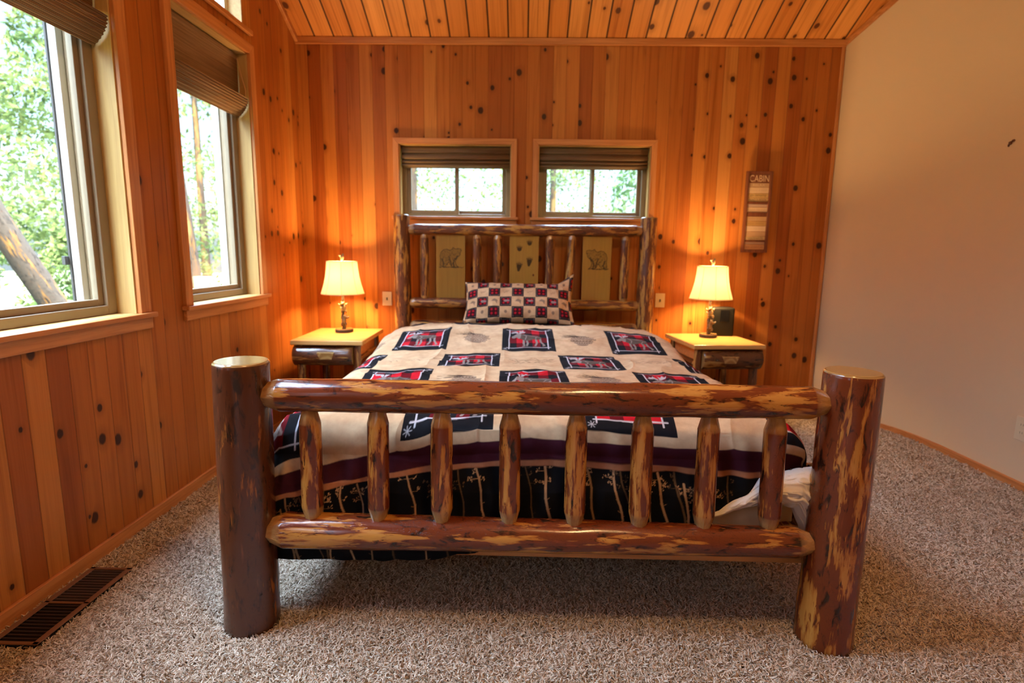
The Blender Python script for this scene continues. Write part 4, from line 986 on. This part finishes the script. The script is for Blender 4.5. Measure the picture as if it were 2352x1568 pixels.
# ------------------------------------------------------------------ CABIN SIGN
M_sgn = wood('sign_brown', (.11, .030, .012), (.19, .060, .022), .5, 'Z')
sg = empty('cabin_sign', (1.47, D-.03, 1.07), 'tall brown wooden CABIN sign with stacked phrase slats on the cedar wall', 'sign')
yb_ = D-.030
for x0 in (1.388, 1.534): box('side_rail', M_sgn, sg, (x0, x0+.018), (yb_-.012, yb_+.006), (1.068, 1.572), .002)
for z0, z1 in ((1.555, 1.572), (1.372, 1.385), (1.295, 1.320), (1.137, 1.146), (1.068, 1.086)): box('cross_piece', M_sgn, sg, (1.404, 1.536), (yb_-.008, yb_+.004), (z0, z1), .001)
box('back_spacer', M_sgn, sg, (1.42, 1.52), (yb_+.004, D-.001), (1.53, 1.55), .001)
def lettering(txt, cx, cz, w, h, mat, root, y, shear=0):
    cu = bpy.data.curves.new('txt', 'FONT'); cu.body = txt; cu.align_x = 'CENTER'; cu.align_y = 'CENTER'; cu.size = 1; cu.extrude = .0; cu.shear = shear
    o = bpy.data.objects.new('txt', cu); COL.objects.link(o); dg = bpy.context.evaluated_depsgraph_get(); me = bpy.data.meshes.new_from_object(o.evaluated_get(dg)); bpy.data.objects.remove(o)
    co = np.array([v.co[:] for v in me.vertices]); mn, mx = co.min(0), co.max(0); s_ = ((co-mn)/(np.maximum(mx-mn, 1e-6)))-.5
    for v, q in zip(me.vertices, s_): v.co = (cx+q[0]*w, y, cz+q[1]*h)
    me.name = 'lettering'; me.materials.clear(); return link('lettering', me, mat, root)
SL = [(1.502, 1.554, (.15, .045, .016), 'CABIN', (.62, .42, .25), .120, .040), (1.474, 1.501, (.44, .27, .14), 'RELAX', (.62, .45, .28), .075, .013),
      (1.438, 1.473, (.62, .43, .25), 'TAKE A NAP', (.52, .36, .21), .105, .013), (1.410, 1.437, (.50, .31, .11), 'go camping', (.20, .12, .04), .100, .017), (1.386, 1.409, (.55, .36, .14), 'READ A BOOK', (.16, .10, .04), .110, .012),
      (1.352, 1.371, (.42, .28, .20), 'explore nature', (.55, .40, .30), .11, .010), (1.321, 1.351, (.62, .42, .24), 'COUNT THE STARS', (.45, .28, .14), .118, .009),
      (1.266, 1.294, (.46, .28, .13), 'Sleep in late', (.36, .20, .09), .10, .013), (1.236, 1.265, (.44, .25, .08), 'roast smores', (.32, .17, .05), .10, .014), (1.201, 1.235, (.62, .43, .26), 'GO FISHING', (.52, .35, .20), .10, .012),
      (1.172, 1.200, (.48, .29, .15), 'share stories', (.40, .23, .11), .10, .012), (1.147, 1.171, (.50, .33, .14), 'HIBERNATE', (.18, .11, .04), .100, .013),
      (1.119, 1.136, (.34, .20, .12), 'stay cozy', (.42, .28, .18), .09, .008), (1.087, 1.118, (.46, .22, .08), 'SEEK ADVENTURE', (.24, .07, .03), .112, .010)]
for i, (z0, z1, c_, tx, tc, w_, h_) in enumerate(SL):
    s_ = box('slat', plain('slat_paint_%d' % i, c_, .6), sg, (1.406, 1.534), (yb_-.004, yb_+.003), (z0+.0006, z1-.0006), .0008)
    lettering(tx, 1.470, (z0+z1)/2, w_, h_, plain('letter_paint_%d' % i, tc, .6), s_, yb_-.0046)

# ------------------------------------------------------------------ FLOOR REGISTER
rg_ = empty('floor_register', (-1.332, 1.468, 0), 'brown metal floor vent in the carpet by the left wall', 'floor vent')
M_reg = plain('bronze_enamel', (.16, .075, .035), .4); M_void = plain('duct_black', (.006, .005, .005), .8)
x0, x1, y0, y1 = -1.414, -1.277, 1.300, 1.665; zt = .004
b = MB()
b.box((x0, x1), (y0, y0+.012), (0, zt)); b.box((x0, x1), (y1-.012, y1), (0, zt)); b.box((x0, x0+.018), (y0, y1), (0, zt)); b.box((x1-.018, x1), (y0, y1), (0, zt)); b.box((x0, x1), (1.474, 1.484), (0, zt))
b.build('frame', M_reg, rg_, bevel=.002)
for ya, yb2, nm, th in ((y0+.012, 1.474, 11, .0016), (1.484, y1-.012, 12, .0046)):
    b = MB()
    for k in range(nm): yy = ya+(k+.9)*(yb2-ya)/(nm+.4); b.box((x0+.018, x1-.018), (yy-th, yy+th), (-.004, zt-.002))
    b.build('louver', plain('louver_brown_%d' % nm, (.035, .022, .015), .5), rg_)
box('duct', M_void, rg_, (x0+.004, x1-.004), (y0+.004, y1-.004), (-.016, -.006), 0)

# ------------------------------------------------------------------ ROOM CEILING LAMP (above and behind the view)
cl = empty('pendant_light', (.45, .35, zc(.35)), 'frosted round pendant light hanging from the pine ceiling', 'ceiling light')
b = MB(); b.sweep([(.45, .35, zc(.35)+.02), (.45, .35, 2.92)], .012, 10); b.build('stem', M_log_dark, cl)
b = MB(); b.lathe([(.001, 2.78), (.09, 2.79), (.15, 2.83), (.16, 2.87), (.12, 2.91), (.02, 2.925)], 28, c=(.45, .35, 0)); gm = NT('frosted_lit_glass'); gm.b.inputs['Emission Color'].default_value = (1, .60, .25, 1); gm.b.inputs['Emission Strength'].default_value = 100
b.build('glass_bowl', gm.m, cl, smooth=True)

# ------------------------------------------------------------------ CARPET PILE
def carpet():
    g = np.random.default_rng(4); P = []
    def region(x0, x1, y0, y1, dens, rad):
        n = int((x1-x0)*(y1-y0)*dens); return np.stack([g.uniform(x0, x1, n), g.uniform(y0, y1, n), np.full(n, rad)], 1)
    pts = np.concatenate([region(XL+.01, 2.31, .45, 1.75, 85000, .0014), region(XL+.01, 2.31, 1.75, 2.5, 48000, .0016), region(XL+.01, 2.31, 2.5, 3.66, 22000, .0022)])
    x, y = pts[:, 0], pts[:, 1]
    keep = ~((x > -1.414) & (x < -1.277) & (y > 1.300) & (y < 1.665)); keep &= x < np.interp(y, [q[1] for q in botc[::-1]], [q[0] for q in botc[::-1]])-.012
    for px, py, r in ((-.764, YF+.005, .070), (.853, YF-.005, .068), (-.778, YH, .05), (.776, YH, .05)): keep &= np.hypot(x-px, y-py) > r
    # under the bed only a fringe is ever seen
    keep &= ~((x > -.66) & (x < .74) & (y > 1.95) & (g.random(len(x)) > .35))
    pts = pts[keep]; n = len(pts); m = 5; L = g.uniform(.015, .026, n); th = g.uniform(0, 2*PI, n)
    # twist: direction field with clumps
    gx = np.floor(pts[:, 0]/.011); gy = np.floor(pts[:, 1]/.011); hsh = np.modf(np.sin(gx*12.9898+gy*78.233)*43758.5453)[0]
    th = hsh*2*PI*1.0+g.normal(0, .75, n); ln = g.uniform(.25, .95, n); co = np.zeros((n, m, 3), np.float32); p = np.stack([pts[:, 0], pts[:, 1], np.full(n, FL)], 1); co[:, 0] = p; cur = th.copy(); tilt = g.uniform(.15, .5, n)
    curl = g.normal(0, .7, n)
    for k in range(1, m):
        stp = L/(m-1); tt = np.clip(tilt+ln*k*.48, 0, 1.9); p = p+np.stack([np.sin(tt)*np.cos(cur), np.sin(tt)*np.sin(cur), np.cos(tt)], 1)*stp[:, None]; cur = cur+curl; co[:, k] = p
    hc = bpy.data.hair_curves.new('carpet'); hc.add_curves([m]*n)
    hc.position_data.foreach_set('vector', co.reshape(-1))
    r = hc.attributes.get('radius') or hc.attributes.new('radius', 'FLOAT', 'POINT'); pr = np.array([1, 1, 1, .95, .65]); r.data.foreach_set('value', (pts[:, 2:3]*pr[None, :]).astype(np.float32).reshape(-1))
    o = bpy.data.objects.new('carpet', hc); COL.objects.link(o)
    t = NT('shag_yarn', .85); hi = t.n('ShaderNodeHairInfo'); c = t.ramp(hi.outputs['Random'], [(0, (.26, .185, .125)), (.35, (.46, .365, .27)), (.7, (.58, .48, .37)), (1, (.67, .57, .46))])
    big = t.noise(t.coord(), 6, 3, .6); c = t.mix(.45, c, t.ramp(big, [(.3, (.80, .76, .72)), (.65, (1.06, 1.05, 1.05))]), 'MULTIPLY'); t.base(c); t.b.inputs['Specular IOR Level'].default_value = .15
    hc.materials.append(t.m); return tag(o, 'beige shag carpet pile covering the bedroom floor', 'carpet', kind='stuff')
carpet()

# ------------------------------------------------------------------ OUTDOORS
def leafmat(name, a, b_):
    m = bpy.data.materials.new(name); m.use_nodes = True; t = m.node_tree; t.nodes.clear(); o = t.nodes.new('ShaderNodeOutputMaterial'); d = t.nodes.new('ShaderNodeBsdfDiffuse'); tr = t.nodes.new('ShaderNodeBsdfTranslucent'); x = t.nodes.new('ShaderNodeMixShader')
    tc = t.nodes.new('ShaderNodeTexCoord'); n = t.nodes.new('ShaderNodeTexNoise'); n.inputs['Scale'].default_value = 1.6; r = t.nodes.new('ShaderNodeValToRGB'); r.color_ramp.elements[0].color = (*a, 1); r.color_ramp.elements[1].color = (*b_, 1); r.color_ramp.elements[0].position = .35; r.color_ramp.elements[1].position = .65
    t.links.new(tc.outputs['Object'], n.inputs[0]); t.links.new(n.outputs[0], r.inputs[0]); t.links.new(r.outputs[0], d.inputs[0]); t.links.new(r.outputs[0], tr.inputs[0]); x.inputs[0].default_value = .4
    t.links.new(d.outputs[0], x.inputs[1]); t.links.new(tr.outputs[0], x.inputs[2]); t.links.new(x.outputs[0], o.inputs[0]); return m
M_leaf = leafmat('green_leaves', (.030, .055, .02), (.115, .15, .05)); M_leaf2 = leafmat('fir_needles', (.02, .05, .02), (.06, .10, .04))
M_bark = logmat('mossy_bark', .42, gold=(.085, .055, .02), red=(.026, .022, .018), dark=(.008, .007, .006), fine=.3, rough=.9)
M_bark.node_tree.nodes['Principled BSDF'].inputs['Coat Weight'].default_value = 0; M_bark.node_tree.nodes['Principled BSDF'].inputs['Specular IOR Level'].default_value = .1
GZ = -.9
b = MB(); b.box((-40, 30), (-20, 45), (GZ-.1, GZ)); gt = NT('forest_floor', .95); gt.base(gt.mix(gt.noise(gt.coord(), 1.2, 5, .6), (.03, .05, .015), (.07, .065, .035)))
tag(b.build('ground', gt.m), kind='structure')
def tree(x, y, H, R_, nleaf, seed, label, lean=(0, 0), tr=.10, lmat=M_leaf, zlow=.4, leaf=.09, flat=.35, name='broadleaf_tree'):
    g = np.random.default_rng(seed); root = empty(name, (x, y, GZ), label, 'tree', 'trees outside the windows')
    o = log('trunk', (x, y, GZ-.05), (x+lean[0], y+lean[1], GZ+H*.92), tr, tr*.45, M_bark, root, seed=seed, seg=14, rough=2, rings=20)
    n = int(nleaf*3.2); leaf = leaf*.52; zz = g.uniform(zlow, H, n); env = R_*np.sin(np.clip((zz-zlow)/(H-zlow), 0, 1)**.8*PI*.85+.3)**.7 if 'broad' in name else R_*(1-(zz-zlow)/(H-zlow)*.85)
    nb = 60; ba = g.uniform(0, 2*PI, nb); bz = g.uniform(zlow, H, nb); idx = g.integers(0, nb, n)
    # leaves cluster along branches
    rr = np.sqrt(g.uniform(.02, 1, n)); a = ba[idx]+g.normal(0, .25, n)/np.maximum(rr, .3); z = bz[idx]+g.normal(0, .16, n)+flat*rr*.5
    envb = np.interp(z, np.sort(zz), env[np.argsort(zz)]); fx = (z-0)/H
    cx = x+lean[0]*fx+np.cos(a)*rr*envb; cy = y+lean[1]*fx+np.sin(a)*rr*envb; cz = GZ+z
    d1 = g.normal(0, 1, (n, 3)); d1 /= np.linalg.norm(d1, axis=1)[:, None]; d2 = np.cross(d1, g.normal(0, 1, (n, 3))); d2 /= np.linalg.norm(d2, axis=1)[:, None]
    sz = leaf*g.uniform(.6, 1.3, n)[:, None]; C_ = np.stack([cx, cy, cz], 1); nn = np.cross(d1, d2)*sz*.18
    V_ = np.stack([C_-d1*sz, C_+d2*sz*.45+nn, C_+d1*sz, C_-d2*sz*.45+nn], 1).reshape(-1, 3)
    me = bpy.data.meshes.new('foliage'); me.vertices.add(4*n); me.vertices.foreach_set('co', V_.astype(np.float32).reshape(-1)); me.loops.add(6*n)
    i = np.arange(n)[:, None]*4; me.loops.foreach_set('vertex_index', np.concatenate([i, i+1, i+2, i, i+2, i+3], 1).astype(np.int32).reshape(-1)); me.polygons.add(2*n)
    me.polygons.foreach_set('loop_start', np.arange(0, 6*n, 3, dtype=np.int32)); me.polygons.foreach_set('loop_total', np.full(2*n, 3, np.int32)); me.update(calc_edges=True)
    link('foliage', me, lmat, root); return root
lbl = 'green woodland tree outside the large left window, '
# leaning mossy trunk close to the big window
root = empty('leaning_tree', (-3.95, 5.05, GZ), 'mossy tree trunk leaning across the large left window', 'tree')
log('trunk', (-3.98, 5.52, GZ), (-4.86, 3.98, 3.1), .115, .10, M_bark, root, seed=301, seg=18, rough=2, rings=30)
tree(-7.6, 5.3, 6.0, 1.35, 2600, 11, lbl+'behind the leaning trunk', leaf=.11)
tree(-6.7, 8.2, 5.2, 1.15, 2200, 12, lbl+'with thin stem beside the frame', tr=.05, leaf=.10)
tree(-11.2, 9.6, 8.0, 1.9, 2600, 13, lbl+'tallest crown far behind', leaf=.15)
tree(-11.0, 4.6, 5.4, 1.7, 2400, 14, lbl+'leftmost crown', leaf=.14)
tree(-5.4, 6.6, 2.0, .65, 900, 15, lbl+'low bush beyond the trunk', tr=.03, leaf=.08, zlow=.1)
tree(-6.9, 12.0, 6.6, 1.5, 1800, 16, 'pale tree outside the narrow left window, upright', leaf=.12)
tree(-4.4, 9.9, 3.6, .9, 700, 17, 'small airy tree outside the narrow left window', leaf=.07)
tree(-1.9, 9.6, 6.0, 1.5, 2600, 18, 'sparse tree seen in the left small window above the bed', leaf=.09)
tree(.6, 12.5, 6.0, 1.6, 2600, 19, 'tree seen far behind, between the small windows above the bed', leaf=.09)
tree(2.4, 9.0, 6.5, 1.6, 3000, 20, 'fir tree seen in the right small window above the bed', lmat=M_leaf2, leaf=.10, name='fir_tree', tr=.10)
# post, box and trunk outside the narrow window
root = empty('leaning_tree', (-3.0, 5.20, GZ), 'grey trunk outside the narrow left window', 'tree'); log('trunk', (-3.0, 5.28, GZ), (-3.0, 4.70, 2.6), .075, .06, M_bark, root, seed=302, seg=14, rough=2, rings=20)
fe = empty('bird_feeder', (-2.85, 4.93, GZ), 'wooden box feeder on a post outside the narrow left window', 'bird feeder')
box('post', M_jamb['Z'], fe, (-2.90, -2.85), (4.91, 4.96), (GZ, .76), .004); box('feeder_box', M_board, fe, (-2.935, -2.815), (4.885, 4.985), (.70, .80), .004)
box('opening', M_slot, fe, (-2.86, -2.812), (4.92, 4.95), (.735, .765), .002)
